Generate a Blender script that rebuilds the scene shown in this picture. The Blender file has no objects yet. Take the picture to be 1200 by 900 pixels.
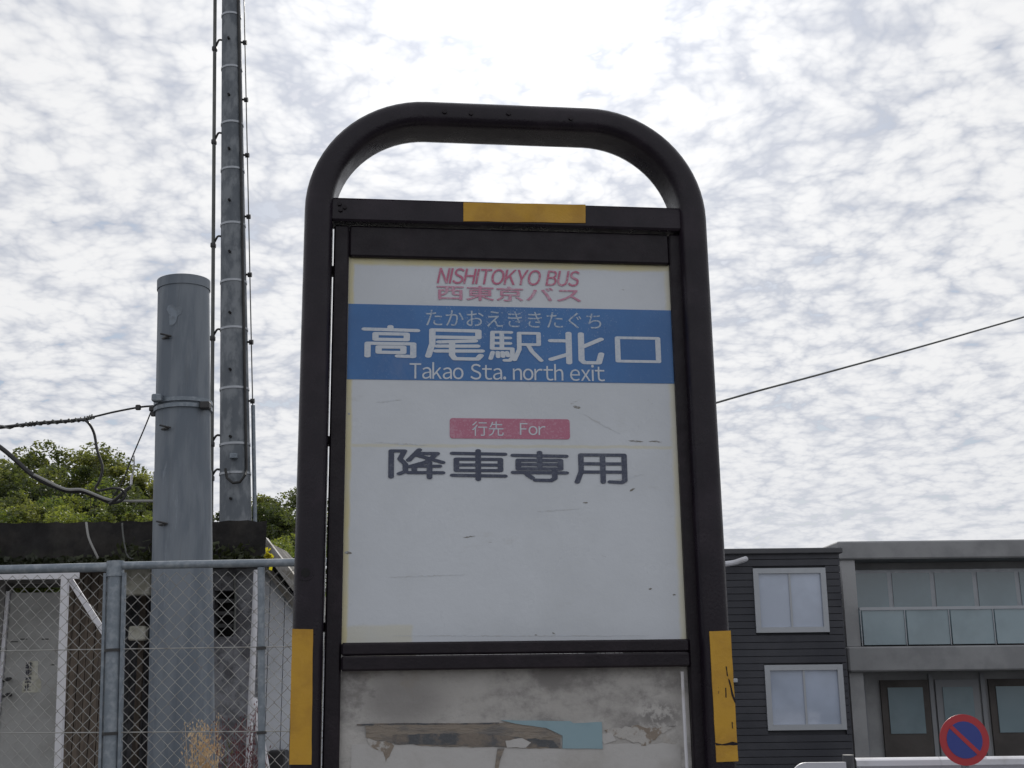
import bpy, math, random
import numpy as np
from mathutils import Matrix, Vector
random.seed(7); rng = np.random.default_rng(11)
S = bpy.context.scene; C = S.collection
# ------------------------------------------------------------------ camera
F = 1400.0; CAMZ = 1.5; PITCH = math.atan((783-450)/F); ROLL = math.radians(-0.65)
fw = Vector((0, math.cos(PITCH), math.sin(PITCH))); upv = Vector((0, -math.sin(PITCH), math.cos(PITCH)))
rt = math.cos(ROLL)*Vector((1,0,0)) + math.sin(ROLL)*upv
uc = -math.sin(ROLL)*Vector((1,0,0)) + math.cos(ROLL)*upv
cam_d = bpy.data.cameras.new('camera'); cam = bpy.data.objects.new('camera', cam_d); C.objects.link(cam)
cam_d.sensor_width = 36; cam_d.lens = 36*F/1200; cam_d.clip_start = .05; cam_d.clip_end = 20000
CP = Vector((0,0,CAMZ))
mw = Matrix.Identity(4)
for i in range(3):
    mw[i][0] = rt[i]; mw[i][1] = uc[i]; mw[i][2] = -fw[i]; mw[i][3] = CP[i]
cam.matrix_world = mw; S.camera = cam
def ray(x, y): return fw + rt*((x-600)/F) - uc*((y-450)/F)
def at(x, y, Y):                       # pixel -> point on the plane at world distance Y
    d = ray(x, y); return CP + d*(Y/d.y)
def at_z(x, y, z): d = ray(x, y); return CP + d*((z-CAMZ)/d.z)
def pxs(n, Y): return n*Y/F*1.0        # pixel length -> metres at distance Y (about)
# ------------------------------------------------------------------ sky and sun
SUN_EL = math.radians(33.5); SUN_AZ = math.radians(1.5)          # azimuth from +Y towards +X
sdir = Vector((math.cos(SUN_EL)*math.sin(SUN_AZ), math.cos(SUN_EL)*math.cos(SUN_AZ), math.sin(SUN_EL)))
class NT:
    def __init__(s, tree): s.t = tree; s.n = tree.nodes; s.l = tree.links
    def node(s, typ, ins=None, **kw):
        n = s.n.new(typ)
        for k, v in kw.items(): setattr(n, k, v)
        for k, v in (ins or {}).items(): s.set(n, k, v)
        return n
    def set(s, n, k, v):
        sock = n.inputs[k]
        if isinstance(v, bpy.types.NodeSocket): s.l.new(v, sock)
        elif isinstance(v, bpy.types.Node): s.l.new(v.outputs[0], sock)
        else: sock.default_value = v
    def m(s, op, a, b=None, c=None, clamp=False):
        n = s.node('ShaderNodeMath', {0: a}, operation=op, use_clamp=clamp)
        if b is not None: s.set(n, 1, b)
        if c is not None: s.set(n, 2, c)
        return n.outputs[0]
    def vm(s, op, a, b=None, sc=None):
        n = s.node('ShaderNodeVectorMath', {0: a}, operation=op)
        if b is not None: s.set(n, 1, b)
        if sc is not None: s.set(n, 'Scale', sc)
        return n.outputs['Value'] if op in ('DOT_PRODUCT', 'LENGTH', 'DISTANCE') else n.outputs[0]
    def noise(s, vec, scale, detail=4, rough=.55, dist=0):
        return s.node('ShaderNodeTexNoise', {'Vector': vec, 'Scale': scale, 'Detail': detail, 'Roughness': rough, 'Distortion': dist})
    def ss(s, v, lo, hi, to0=0., to1=1.):
        n = s.node('ShaderNodeMapRange', {0: v, 1: lo, 2: hi, 3: to0, 4: to1}, interpolation_type='SMOOTHSTEP'); return n.outputs[0]
    def lin(s, v, lo, hi, to0=0., to1=1.):
        n = s.node('ShaderNodeMapRange', {0: v, 1: lo, 2: hi, 3: to0, 4: to1}); return n.outputs[0]
    def mix(s, f, a, b, blend='MIX'):
        n = s.node('ShaderNodeMix', data_type='RGBA', blend_type=blend)
        s.set(n, 0, f)
        for k, v in ((6, a), (7, b)):
            if isinstance(v, (tuple, list)) and len(v) == 3: v = (*v, 1)
            s.set(n, k, v)
        return n.outputs[2]
world = bpy.data.worlds.new('World'); S.world = world; world.use_nodes = True
w = NT(world.node_tree); w.n.clear()
sky = w.node('ShaderNodeTexSky', sky_type='NISHITA', sun_disc=False, sun_elevation=SUN_EL, sun_rotation=SUN_AZ, air_density=1.0, dust_density=1.5, ozone_density=1.5)
tc = w.node('ShaderNodeTexCoord').outputs['Generated']
dirn = w.vm('NORMALIZE', tc)
sep = w.node('ShaderNodeSeparateXYZ', {0: dirn})
zc = w.m('MAXIMUM', sep.outputs[2], 0.0)
den = w.m('ADD', zc, 0.20)
cu = w.node('ShaderNodeCombineXYZ', {0: w.m('DIVIDE', sep.outputs[0], den), 1: w.m('DIVIDE', sep.outputs[1], den), 2: 0.0}).outputs[0]
# cloud layer: puffy cells on a plane overhead, dark creases between the puffs
warpn = w.noise(cu, 3.5, 2, .5)
cw = w.vm('ADD', cu, w.vm('SCALE', w.vm('SUBTRACT', warpn.outputs['Color'], (.5,.5,.5)), sc=.11))
cw = w.vm('ADD', cw, w.vm('SCALE', w.vm('SUBTRACT', w.noise(cu, 22.0, 3, .6).outputs['Color'], (.5,.5,.5)), sc=.016))
def billow(scale, off):
    n_ = w.noise(w.vm('ADD', cw, off), scale, 0, .5).outputs[0]
    return w.m('MULTIPLY', w.m('ABSOLUTE', w.m('SUBTRACT', n_, .5)), 4.2)
def cells(scale, off):
    v_ = w.node('ShaderNodeTexVoronoi', {'Vector': w.vm('ADD', cw, off), 'Scale': scale, 'Randomness': 1.0}, feature='F1', voronoi_dimensions='2D').outputs['Distance']
    return w.m('SUBTRACT', 1.0, w.m('POWER', v_, 1.5), clamp=True)
b1, b2, b3, b4 = cells(16.0, (3.1,1.7,0)), cells(40.0, (.4,8.2,0)), cells(88.0, (5.2,.3,0)), cells(140.0, (1.2,4.3,0))
med = w.noise(cu, 10.0, 4, .55).outputs[0]
big = w.noise(cu, 2.0, 3, .55).outputs[0]
h = w.m('MULTIPLY', b1, .60)
h = w.m('ADD', h, w.m('MULTIPLY', b2, .34)); h = w.m('ADD', h, w.m('MULTIPLY', b3, .17)); h = w.m('ADD', h, w.m('MULTIPLY', b4, .07))
h = w.m('ADD', h, w.m('MULTIPLY_ADD', med, .9, -.55))
hb = w.m('ADD', h, w.m('MULTIPLY_ADD', big, .85, -.36))
low = w.ss(sep.outputs[2], .04, .26)                 # far clouds pack together and blur into one sheet
cov = w.ss(hb, .27, .50)
cov = w.m('MAXIMUM', cov, w.m('MULTIPLY_ADD', low, -.60, .65))
puff = w.m('MULTIPLY_ADD', w.m('SUBTRACT', w.ss(hb, .30, 1.12), .6), w.m('MULTIPLY_ADD', low, .45, .55), .6)
cosang = w.m('MAXIMUM', w.vm('DOT_PRODUCT', dirn, tuple(sdir)), 0.0)
glow = w.m('ADD', w.m('MULTIPLY', w.m('POWER', cosang, 55.0), .38), w.m('MULTIPLY', w.m('POWER', cosang, 6.0), .12))
glow = w.m('ADD', glow, w.m('MULTIPLY', w.m('POWER', cosang, 500.0), 1.6))
ccol = w.mix(puff, (.455, .482, .55), (.77, .772, .78))
gain = w.m('ADD', glow, .84)
ccol = w.vm('SCALE', ccol, sc=w.m('MULTIPLY', gain, 10.0))
skyc = w.vm('SCALE', sky.outputs[0], sc=.62)
veil = w.mix(.48, skyc, w.vm('SCALE', (.20,.31,.45), sc=w.m('MULTIPLY', gain, 9.0)))
final = w.mix(cov, veil, ccol)
bg = w.node('ShaderNodeBackground', {'Color': final, 'Strength': .1})
w.l.new(bg.outputs[0], w.node('ShaderNodeOutputWorld').inputs[0])
world.cycles.sampling_method = 'MANUAL'; world.cycles.sample_map_resolution = 256
sl = bpy.data.lights.new('sun', 'SUN'); sl.energy = 2.6; sl.angle = math.radians(1.2); sl.color = (1, .95, .87)
so = bpy.data.objects.new('sun', sl); C.objects.link(so); so.rotation_euler = (-sdir).to_track_quat('-Z', 'Y').to_euler()
S.view_settings.view_transform = 'Standard'; S.view_settings.look = 'None'; S.view_settings.exposure = 0.36; S.view_settings.gamma = 1
S.view_settings.use_curve_mapping = False
# ------------------------------------------------------------------ materials
def mat(name, col, rough=.6, col2=None, scale=8, detail=5, lo=.4, hi=.62, bump=0, bscale=60, metal=0, stretch=None, spec=None, extra=None):
    m_ = bpy.data.materials.new(name); m_.use_nodes = True; t = NT(m_.node_tree)
    p = t.n['Principled BSDF']; oc = t.node('ShaderNodeTexCoord').outputs['Object']
    if stretch: oc = t.vm('MULTIPLY', oc, stretch)
    c = (*col, 1)
    if col2 is not None:
        n = t.noise(oc, scale, detail, .6); c = t.mix(t.ss(n.outputs[0], lo, hi), col, col2)
    if extra: c = extra(t, oc, c)
    t.set(p, 'Base Color', c)
    p.inputs['Metallic'].default_value = metal
    if spec is not None: p.inputs['Specular IOR Level'].default_value = spec
    rn = t.noise(oc, scale*1.7, 4, .6); t.set(p, 'Roughness', t.lin(rn.outputs[0], .3, .7, max(rough-.12, .02), min(rough+.12, 1)))
    if bump:
        b = t.node('ShaderNodeBump', {'Height': t.noise(oc, bscale, 5, .65).outputs[0], 'Strength': bump, 'Distance': .01})
        t.set(p, 'Normal', b.outputs[0])
    return m_
def glass_mat(name, col):
    return mat(name, tuple(c*.84 for c in col), .06, col, 1.1, 4, .40, .62, spec=1.0)
M = {}
M['frame'] = mat('frame_paint', (.0125,.0090,.0150), .32, (.024,.0175,.026), 14, 6, .45, .75, .10, 240, spec=.28)
M['frame2'] = mat('inner_frame_paint', (.0105,.0072,.0115), .42, (.020,.0140,.020), 22, 6, .45, .75, .12, 240, spec=.28)
M['galv'] = mat('galvanised_steel', (.17,.20,.235), .5, (.26,.29,.325), 30, 4, .4, .7, .1, 200, metal=.35)
M['wire'] = mat('fence_wire', (.33,.33,.32), .55, (.20,.19,.18), 20, 3, .45, .7, metal=.3)
M['white_steel'] = mat('white_painted_steel', (.62,.62,.66), .5, (.40,.37,.35), 16, 6, .52, .8, .15, 120)
M['tape'] = mat('yellow_tape', (.52,.29,.025), .55, (.42,.225,.022), 25, 4, .4, .7, .1, 200)
def scratch(t, oc, c):
    v = t.vm('MULTIPLY', oc, (34., 1., 7.)); n = t.noise(v, 3.2, 4, .6)
    hz = t.noise(t.vm('MULTIPLY', oc, (3., 1., 30.)), 2.2, 3, .5)
    return t.mix(t.m('MAXIMUM', t.ss(n.outputs[0], .70, .715), t.ss(hz.outputs[0], .70, .71)), c, (.02,.018,.02))
M['tape_worn'] = mat('worn_yellow_tape', (.52,.29,.025), .55, (.42,.225,.022), 25, 4, .4, .7, .1, 200, extra=scratch)
M['pole_thick'] = mat('weathered_pole', (.118,.142,.175), .6, (.165,.19,.222), 3.2, 8, .40, .60, .12, 60, stretch=(3,3,.5),
    extra=lambda t, oc, c: t.mix(t.m('MULTIPLY', t.ss(t.noise(t.vm('MULTIPLY', oc, (4., 4., .35)), 4, 6, .7).outputs[0],   .54, .72), .28), t.mix(t.ss(t.noise(oc, 5, 6, .7).outputs[0], .60, .72), c, (.21,.24,.28)), (.07,.068,.066)))
M['pole_thin'] = mat('mottled_concrete_pole', (.115,.131,.152), .75, (.21,.228,.25), 9, 7, .42, .62, .3, 40, stretch=(1,1,.5))
M['band'] = mat('steel_band', (.34,.36,.39), .4, metal=.6)
M['cable'] = mat('black_cable', (.014,.014,.015), .45)
M['cable_grey'] = mat('grey_cable', (.30,.30,.29), .5)
M['conduit'] = mat('conduit', (.085,.09,.085), .5, (.12,.125,.12), 4)
M['dark_iron'] = mat('dark_iron', (.03,.03,.032), .5)
M['fascia'] = mat('mossy_dark_fascia', (.009,.008,.0085), .9, (.026,.023,.021), 5, 8, .42, .66, .6, 22,
    extra=lambda t, oc, c: t.mix(t.m('MULTIPLY', t.ss(t.noise(oc, 9, 7, .7).outputs[0], .52, .64), t.ss(t.node('ShaderNodeSeparateXYZ', {0: oc}).outputs[2], 2.40, 2.22)), c, (.018,.025,.010)))
M['shed_wall'] = mat('stained_concrete', (.20,.195,.19), .85, (.11,.105,.10), 3, 8, .40, .62, .5, 30)
M['rock_wall'] = mat('rough_grey_render', (.20,.205,.225), .9, (.085,.085,.095), 9, 9, .40, .62, 1.0, 16)
M['plank'] = mat('weathered_plank', (.15,.12,.095), .85, (.085,.068,.055), 4, 7, .4, .62, .4, 30, stretch=(6,6,.8))
M['door'] = mat('grey_door_paint', (.33,.33,.325), .55, (.26,.26,.25), 3.5, 7, .42, .65, .12, 30)
M['paper'] = mat('stained_paper', (.50,.49,.43), .8, (.36,.35,.29), 18, 5, .42, .62)
M['ink'] = mat('black_ink', (.03,.03,.045), .7, (.12,.12,.13), 40, 4, .5, .7)
M['white_wall'] = mat('white_siding', (.78,.81,.87), .6, (.66,.69,.75), 3, 6, .45, .68, .1, 30)
M['verge'] = mat('weathered_verge_board', (.42,.41,.40), .8, (.24,.22,.19), 12, 7, .42, .62, .4, 60)
M['asphalt'] = mat('asphalt', (.05,.05,.052), .9, (.075,.074,.072), 1.2, 8, .4, .62, .5, 70)
M['pave'] = mat('pavement', (.24,.235,.22), .85, (.17,.165,.155), 1.6, 8, .4, .62, .3, 60)
M['kerb'] = mat('kerb', (.30,.295,.28), .85, (.22,.215,.2), 4, 7, .4, .62, .3, 40)
M['joint'] = mat('paving_stone', (.26,.25,.235), .85, (.19,.185,.175), 3, 8, .4, .62, .3, 60)
M['soil'] = mat('hill_soil', (.05,.055,.025), .95, (.08,.07,.04), .3, 6)
M['bark'] = mat('bark', (.07,.055,.042), .9, (.11,.09,.07), 4, 5)
M['dark_clad'] = mat('dark_ribbed_cladding', (.030,.032,.042), .6, (.045,.047,.058), 1.2, 5, .4, .65, .1, 20)
M['trim'] = mat('dark_trim', (.06,.062,.07), .5)
M['pane'] = glass_mat('window_pane', (.40,.46,.58))
M['pane2'] = glass_mat('balcony_glass', (.20,.28,.32))
M['alu'] = mat('aluminium_frame', (.36,.38,.41), .4, metal=.4)
M['grey_wall'] = mat('grey_stucco', (.36,.365,.375), .85, (.29,.295,.305), 1.5, 7, .4, .62, .3, 30)
M['slab'] = mat('balcony_slab', (.28,.285,.295), .8, (.22,.225,.235), 1.8, 6)
M['opening'] = mat('shop_door_brown', (.055,.048,.045), .6, (.08,.07,.066), 1.5, 4)
M['pale_panel'] = mat('pale_door_panel', (.26,.27,.29), .6)
M['sign_red'] = mat('sign_red', (.42,.035,.045), .45)
M['sign_blue'] = mat('sign_blue', (.035,.055,.26), .45)
M['rail_white'] = mat('guard_rail_white', (.55,.56,.61), .5, (.42,.42,.44), 3, 6, .5, .75)
M['straw'] = mat('dry_straw', (.46,.31,.17), .8, (.58,.44,.28), 6)
M['redstem'] = mat('red_stems', (.11,.035,.04), .8, (.16,.06,.06), 6)
M['greenstem'] = mat('green_stems', (.10,.11,.05), .8)
M['concrete'] = mat('concrete_foot', (.28,.275,.265), .85, (.2,.195,.19), 5, 7, .4, .62, .4, 40)
M['hole'] = mat('hole_black', (.006,.006,.007), .8)
def leafmat(name, a, b, tr=.52):
    m_ = bpy.data.materials.new(name); m_.use_nodes = True; t = NT(m_.node_tree); t.n.clear()
    geo = t.node('ShaderNodeNewGeometry'); oi = t.node('ShaderNodeObjectInfo')
    n = t.noise(geo.outputs['Position'], .55, 3, .6).outputs[0]
    f = t.m('ADD', t.ss(n, .35, .65), t.m('MULTIPLY_ADD', geo.outputs['Random Per Island'], .5, -.25))
    f = t.m('ADD', f, t.m('MULTIPLY_ADD', oi.outputs['Random'], .5, -.25), clamp=True)
    c = t.mix(f, a, b)
    d = t.node('ShaderNodeBsdfDiffuse', {'Color': c}); tl = t.node('ShaderNodeBsdfTranslucent', {'Color': t.mix(1.0, c, (1.25, 1.2, .6), 'MULTIPLY')})
    g = t.node('ShaderNodeBsdfGlossy', {'Roughness': .45, 'Color': (.8,.8,.8,1)})
    mx = t.node('ShaderNodeMixShader', {0: tr, 1: d.outputs[0], 2: tl.outputs[0]})
    mx2 = t.node('ShaderNodeMixShader', {0: .04, 1: mx.outputs[0], 2: g.outputs[0]})
    t.l.new(mx2.outputs[0], t.node('ShaderNodeOutputMaterial').inputs[0]); return m_
M['leafA'] = leafmat('leaves_olive', (.062,.086,.030), (.185,.205,.070))  # olive, lightened a little to stand in for haze over the ridge trees
M['leafB'] = leafmat('leaves_bright', (.080,.120,.032), (.23,.265,.070))
M['leafC'] = leafmat('leaves_dark', (.036,.054,.026), (.085,.108,.042))
M['ivy'] = leafmat('ivy_leaves', (.014,.02,.008), (.045,.055,.018), .25)
M['yellowleaf'] = leafmat('yellow_leaves', (.30,.28,.02), (.45,.42,.03))
# ------------------------------------------------------------------ mesh helpers
class MB:
    def __init__(s): s.v = []; s.f = []
    def add(s, vs, fs):
        b = len(s.v); s.v += [tuple(p) for p in vs]; s.f += [tuple(i+b for i in f) for f in fs]; return s
    def box(s, x0, x1, y0, y1, z0, z1, bev=0):
        if bev:
            e = bev; vs = []; 
            # chamfered box: 3 rings of 8 verts
            def ring(z, o):
                a0, a1, b0, b1 = x0+o, x1-o, y0+o, y1-o
                return [(a0+e,b0,z),(a1-e,b0,z),(a1,b0+e,z),(a1,b1-e,z),(a1-e,b1,z),(a0+e,b1,z),(a0,b1-e,z),(a0,b0+e,z)]
            vs = ring(z0, e*.7)+ring(z0+e, 0)+ring(z1-e, 0)+ring(z1, e*.7); fs = []
            for k in range(3):
                for i in range(8): j = (i+1) % 8; fs.append((k*8+i, k*8+j, k*8+8+j, k*8+8+i))
            fs.append(tuple(range(7,-1,-1))); fs.append(tuple(range(24,32))); return s.add(vs, fs)
        vs = [(x,y,z) for z in (z0,z1) for y in (y0,y1) for x in (x0,x1)]
        return s.add(vs, [(0,2,3,1),(4,5,7,6),(0,1,5,4),(2,6,7,3),(0,4,6,2),(1,3,7,5)])
    def tube(s, pts, r, n=8, cap=True, flat=None):
        pts = [Vector(p) for p in pts]; rs = r if isinstance(r, (list, tuple)) else [r]*len(pts)
        b = len(s.v); prev = None
        for i, p in enumerate(pts):
            d = (pts[min(i+1, len(pts)-1)]-pts[max(i-1, 0)]).normalized()
            if prev is None:
                a = Vector((0,0,1)) if abs(d.z) < .9 else Vector((1,0,0)); x = d.cross(a).normalized()
            else: x = (prev - d*prev.dot(d)).normalized()
            prev = x; y = d.cross(x)
            for k in range(n):
                t = 2*math.pi*k/n; s.v.append(tuple(p + (x*math.cos(t)+y*math.sin(t))*rs[i]))
        for i in range(len(pts)-1):
            for k in range(n):
                j = (k+1) % n; s.f.append((b+i*n+k, b+i*n+j, b+(i+1)*n+j, b+(i+1)*n+k))
        if cap:
            s.f.append(tuple(b+k for k in range(n-1,-1,-1))); s.f.append(tuple(b+(len(pts)-1)*n+k for k in range(n)))
        return s
    def beam(s, a, b, wd, dp, upx=(0,1,0)):             # rectangular bar from a to b
        a = Vector(a); b = Vector(b); d = (b-a).normalized(); u = Vector(upx); x = d.cross(u).normalized(); y = x.cross(d)
        vs = []
        for p in (a, b):
            for sx, sy in ((-1,-1),(1,-1),(1,1),(-1,1)): vs.append(p + x*sx*wd/2 + y*sy*dp/2)
        return s.add(vs, [(3,2,1,0),(4,5,6,7),(0,1,5,4),(1,2,6,5),(2,3,7,6),(3,0,4,7)])
    def plate(s, poly, y0, y1):                          # polygon in x,z given depth y0 (front) to y1
        n = len(poly); vs = [(x,y0,z) for x,z in poly]+[(x,y1,z) for x,z in poly]
        fs = [tuple(range(n)), tuple(range(2*n-1, n-1, -1))] + [(i, n+i, n+(i+1)%n, (i+1)%n) for i in range(n)]
        return s.add(vs, fs)
    def build(s, name, mt, parent=None, smooth=False):
        me = bpy.data.meshes.new(name); me.from_pydata(s.v, [], s.f); me.update()
        if mt: me.materials.append(M[mt] if isinstance(mt, str) else mt)
        import bmesh
        bm = bmesh.new(); bm.from_mesh(me); bmesh.ops.recalc_face_normals(bm, faces=bm.faces); bm.to_mesh(me); bm.free()
        if smooth:
            me.polygons.foreach_set('use_smooth', [True]*len(me.polygons)); me.set_sharp_from_angle(angle=math.radians(35))
        o = bpy.data.objects.new(name, me); C.objects.link(o)
        if parent: o.parent = parent
        return o
def tag(o, label, cat, group=None, kind=None):
    if label: o['label'] = label
    if cat: o['category'] = cat
    if group: o['group'] = group
    if kind: o['kind'] = kind
    return o
def thing(name, label, cat, loc=(0,0,0), group=None):
    o = bpy.data.objects.new(name, None); C.objects.link(o); o.location = loc; o.empty_display_size = .2
    return tag(o, label, cat, group)
def struct(o): o['kind'] = 'structure'; return o
def arc_pts(c, r, a0, a1, n): return [(c[0]+r*math.cos(a0+(a1-a0)*i/n), c[1]+r*math.sin(a0+(a1-a0)*i/n)) for i in range(n+1)]
def catmull(pts, n=8):
    P = [Vector(p) for p in pts]; P = [P[0]*2-P[1]] + P + [P[-1]*2-P[-2]]; out = []
    for i in range(1, len(P)-2):
        for k in range(n):
            t = k/n; a, b, c, d = P[i-1], P[i], P[i+1], P[i+2]
            out.append(.5*((2*b)+(c-a)*t+(2*a-5*b+4*c-d)*t*t+(3*b-a-3*c+d)*t**3))
    out.append(P[-2]); return out
# ------------------------------------------------------------------ ground
def hill_z(x, y): return 15*math.exp(-((x+52)/34)**2-((y-100)/38)**2)
m = MB(); m.add([(-3000,-3000,0),(3000,-3000,0),(3000,6000,0),(-3000,6000,0)], [(0,1,2,3)]); struct(m.build('ground', 'asphalt'))
m = MB(); m.box(-6, 6, .62, 5.0, -.05, .10); pav = struct(m.build('pavement', 'pave'))
m = MB(); m.box(-6, 6, .46, .615, -.05, .115, .012); struct(m.build('kerb', 'kerb'))
pm = None
for i in range(40):
    for j in range(13):
        if pm is None:
            b = MB(); b.box(-.143,.143,-.143,.143,0,.012,.004); o = b.build('paving_stone', 'joint', pav); pm = o.data
        else:
            if len(pav.children) >= 295: break
            o = bpy.data.objects.new('paving_stone', pm); C.objects.link(o); o.parent = pav
        o.location = (-3.0+ .3*(i % 20) if i < 20 else 30, .78+.3*j, .0985)
        if i >= 20: bpy.data.objects.remove(o)
n = 40; vs = []; fs = []
for j in range(n+1):
    for i in range(n+1):
        x = -150+ 170*i/n; y = 22+190*j/n; vs.append((x, y, max(hill_z(x, y)-.25, -.3)))
for j in range(n):
    for i in range(n): a = j*(n+1)+i; fs.append((a, a+1, a+n+2, a+n+1))
m = MB(); m.add(vs, fs); struct(m.build('hill', 'soil', None, True))
# ------------------------------------------------------------------ bus stop sign
YAW, LEAN, TILT = [math.radians(a) for a in (6.66, -.328, -.127)]
SR = Matrix.Rotation(YAW,4,'Z') @ Matrix.Rotation(LEAN,4,'X') @ Matrix.Rotation(TILT,4,'Y')
SM = Matrix.Translation(CP + Vector((0,1.6,0))) @ SR
SI = SM.inverted()
BZ = -1.40                                             # sign base below the eye (pavement top)
base_w = SM @ Vector((0,0,BZ))
sign = thing('bus_stop_sign', 'bus stop sign with white route board in a black round-topped tube frame', 'bus stop sign')
sign.matrix_world = Matrix.Translation(base_w) @ SR
OFF = -BZ
def sl_(x, y, yo=0.):                                 # pixel -> (x, z) in the sign's own frame on depth yo
    d = SI.to_3x3() @ ray(x, y); c = SI @ CP; t = (yo-c.y)/d.y; p = c + d*t; return (p.x, p.z+OFF)
Z = lambda z: z+OFF
TW, TD = .039, .074
def frame_tube():
    xo0, xo1, zt, r = -.2885, .2925, .806, .172
    hw = TW/2; path = []
    zb = -1.40
    path.append((xo0+hw, zb)); path.append((xo0+hw, -.4)); path.append((xo0+hw, zt-r))
    path += [(xo0+r+(r-hw)*math.cos(a), zt-r+(r-hw)*math.sin(a)) for a in np.linspace(math.pi, math.pi/2, 19)[1:]]
    path += [(xo1-r+(r-hw)*math.cos(a), zt-r+(r-hw)*math.sin(a)) for a in np.linspace(math.pi/2, 0, 19)]
    path += [(xo1-hw, -.4), (xo1-hw, zb)]
    cr = .013; sec = []
    for cx, cy, a0 in ((hw-cr, TD/2-cr, 0), (-hw+cr, TD/2-cr, 90), (-hw+cr, -TD/2+cr, 180), (hw-cr, -TD/2+cr, 270)):
        for k in range(4): a = math.radians(a0+30*k); sec.append((cx+cr*math.cos(a), cy+cr*math.sin(a)))
    m = MB(); ns = len(sec)
    for i, (x, z) in enumerate(path):
        a = Vector(path[max(i-1,0)]); b = Vector(path[min(i+1,len(path)-1)]); d = (b-a).normalized(); nx, nz = -d.y, d.x
        for u, v_ in sec: m.v.append((x+nx*u, TD/2+v_, Z(z+nz*u)))
    for i in range(len(path)-1):
        for k in range(ns): j = (k+1) % ns; m.f.append((i*ns+k, i*ns+j, (i+1)*ns+j, (i+1)*ns+k))
    return m.build('frame_tube', 'frame', sign, True)
tube = frame_tube()
# bolts and holes on the tube
def disc(name, px, py, r, yf, mt, parent, dep=.003, n=14):
    x, z = sl_(px, py, yf); b = MB(); b.plate([(x+r*math.cos(2*math.pi*k/n), z+r*math.sin(2*math.pi*k/n)) for k in range(n)], yf-dep, yf+.004); return b.build(name, mt, parent)
for px, py in ((521,131),(552,133),(596,133),(669,139)): disc('bolt_head', px, py, .0034, 0, 'frame2', tube)
disc('plug_ring', 358, 671, .0105, 0, 'frame', tube, .0015, 20); disc('plug_hole', 358, 671, .0058, -.0016, 'hole', tube, .001, 16)
# top rail, inner frame
m = MB(); m.box(-.2525, .2565, .012, .05, Z(.6185), Z(.6535), .003); rail = m.build('top_rail', 'frame', sign)
for px, py in ((398,239),(399,246),(404,243)): disc('bolt_head', px, py, .003, .012, 'frame2', rail)
def ibox(name, x0, x1, z0, z1, y0=.024, y1=.05, mt='frame2', bev=.0025):
    b = MB(); b.box(x0, x1, y0, y1, Z(z0), Z(z1), bev); return b.build(name, mt, sign)
BX0, BX1 = sl_(407, 400, .03)[0], sl_(788, 400, .03)[0]
BT = (sl_(600, 307, .03)[1]-OFF); BB = (sl_(600, 751, .012)[1]-OFF)
ibox('side_bar', BX0-.0215, BX0, -1.15, .6160, .022, .052)
ibox('side_bar', BX1, BX1+.0195, -1.15, .6160, .022, .052)
ibox('top_bar', BX0+.0003, BX1-.0003, BT, .6158, .0225, .0515)
ibox('cross_bar', BX0+.0003, BX1-.0003, BB-.0165, BB, .014, .05)
ibox('cross_bar', BX0+.0003, BX1-.0003, BB-.036, BB-.0172, .012, .05)
ibox('cross_bar', BX0+.0003, BX1-.0003, -1.0, -.96, .014, .05)
for sx in (-.2515, BX1+.0190):
    for z in (.545, .30, .05, -.2, -.6): ibox('spacer', sx, sx+(.0045 if sx < 0 else .0085), z, z+.012, .028, .046)
# board
def board_extra(t, oc, c):
    s = t.node('ShaderNodeSeparateXYZ', {0: oc}); x, z = s.outputs[0], s.outputs[2]
    nz = t.m('MULTIPLY_ADD', t.noise(oc, 30, 4, .6).outputs[0], .006, -.003)
    xl = t.m('ADD', x, nz); zt_ = t.m('ADD', z, nz)
    left = t.ss(xl, BX0+.010, BX0+.0055); top = t.ss(zt_, Z(BT)-.012, Z(BT)-.006); right = t.m('MULTIPLY', t.ss(xl, BX1-.011, BX1-.004), .55)
    x1_, z1_ = sl_(483, 733, .03)
    patch = t.m('MULTIPLY', t.m('MULTIPLY', t.ss(xl, x1_+.003, x1_-.002), t.ss(zt_, z1_+.003, z1_-.002)), .40)
    zs = sl_(600, 523, .03)[1]; seam = t.m('MULTIPLY', t.ss(t.m('ABSOLUTE', t.m('SUBTRACT', zt_, zs)), .0035, .0008), .45)
    f = t.m('MAXIMUM', t.m('MAXIMUM', left, top), t.m('MAXIMUM', right, t.m('MAXIMUM', patch, seam)))
    f = t.m('MULTIPLY', f, t.lin(t.noise(oc, 18, 4, .6).outputs[0], .3, .7, .7, 1.0))
    c = t.mix(f, c, (.60,.54,.30))
    st = t.noise(t.vm('MULTIPLY', oc, (1., 1., 3.)), 9, 8, .7).outputs[0]
    c = t.mix(t.m('MULTIPLY', t.ss(st, .60, .78), .35), c, (.33,.32,.29))
    mk = t.noise(t.vm('MULTIPLY', oc, (1., 1., 2.6)), 26, 5, .65, .6).outputs[0]
    return t.mix(t.m('MULTIPLY', t.ss(mk, .70, .78), .6), c, (.16,.14,.12))
M['board'] = mat('faded_white_board', (.58,.612,.66), .35, (.54,.57,.612), 6, 6, .4, .65, .05, 80, extra=board_extra)
m = MB(); m.box(BX0+.0002, BX1-.0002, .030, .034, Z(BB-.002), Z(BT+.002)); board = m.build('sign_board', 'board', sign)
BY = .030
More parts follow.
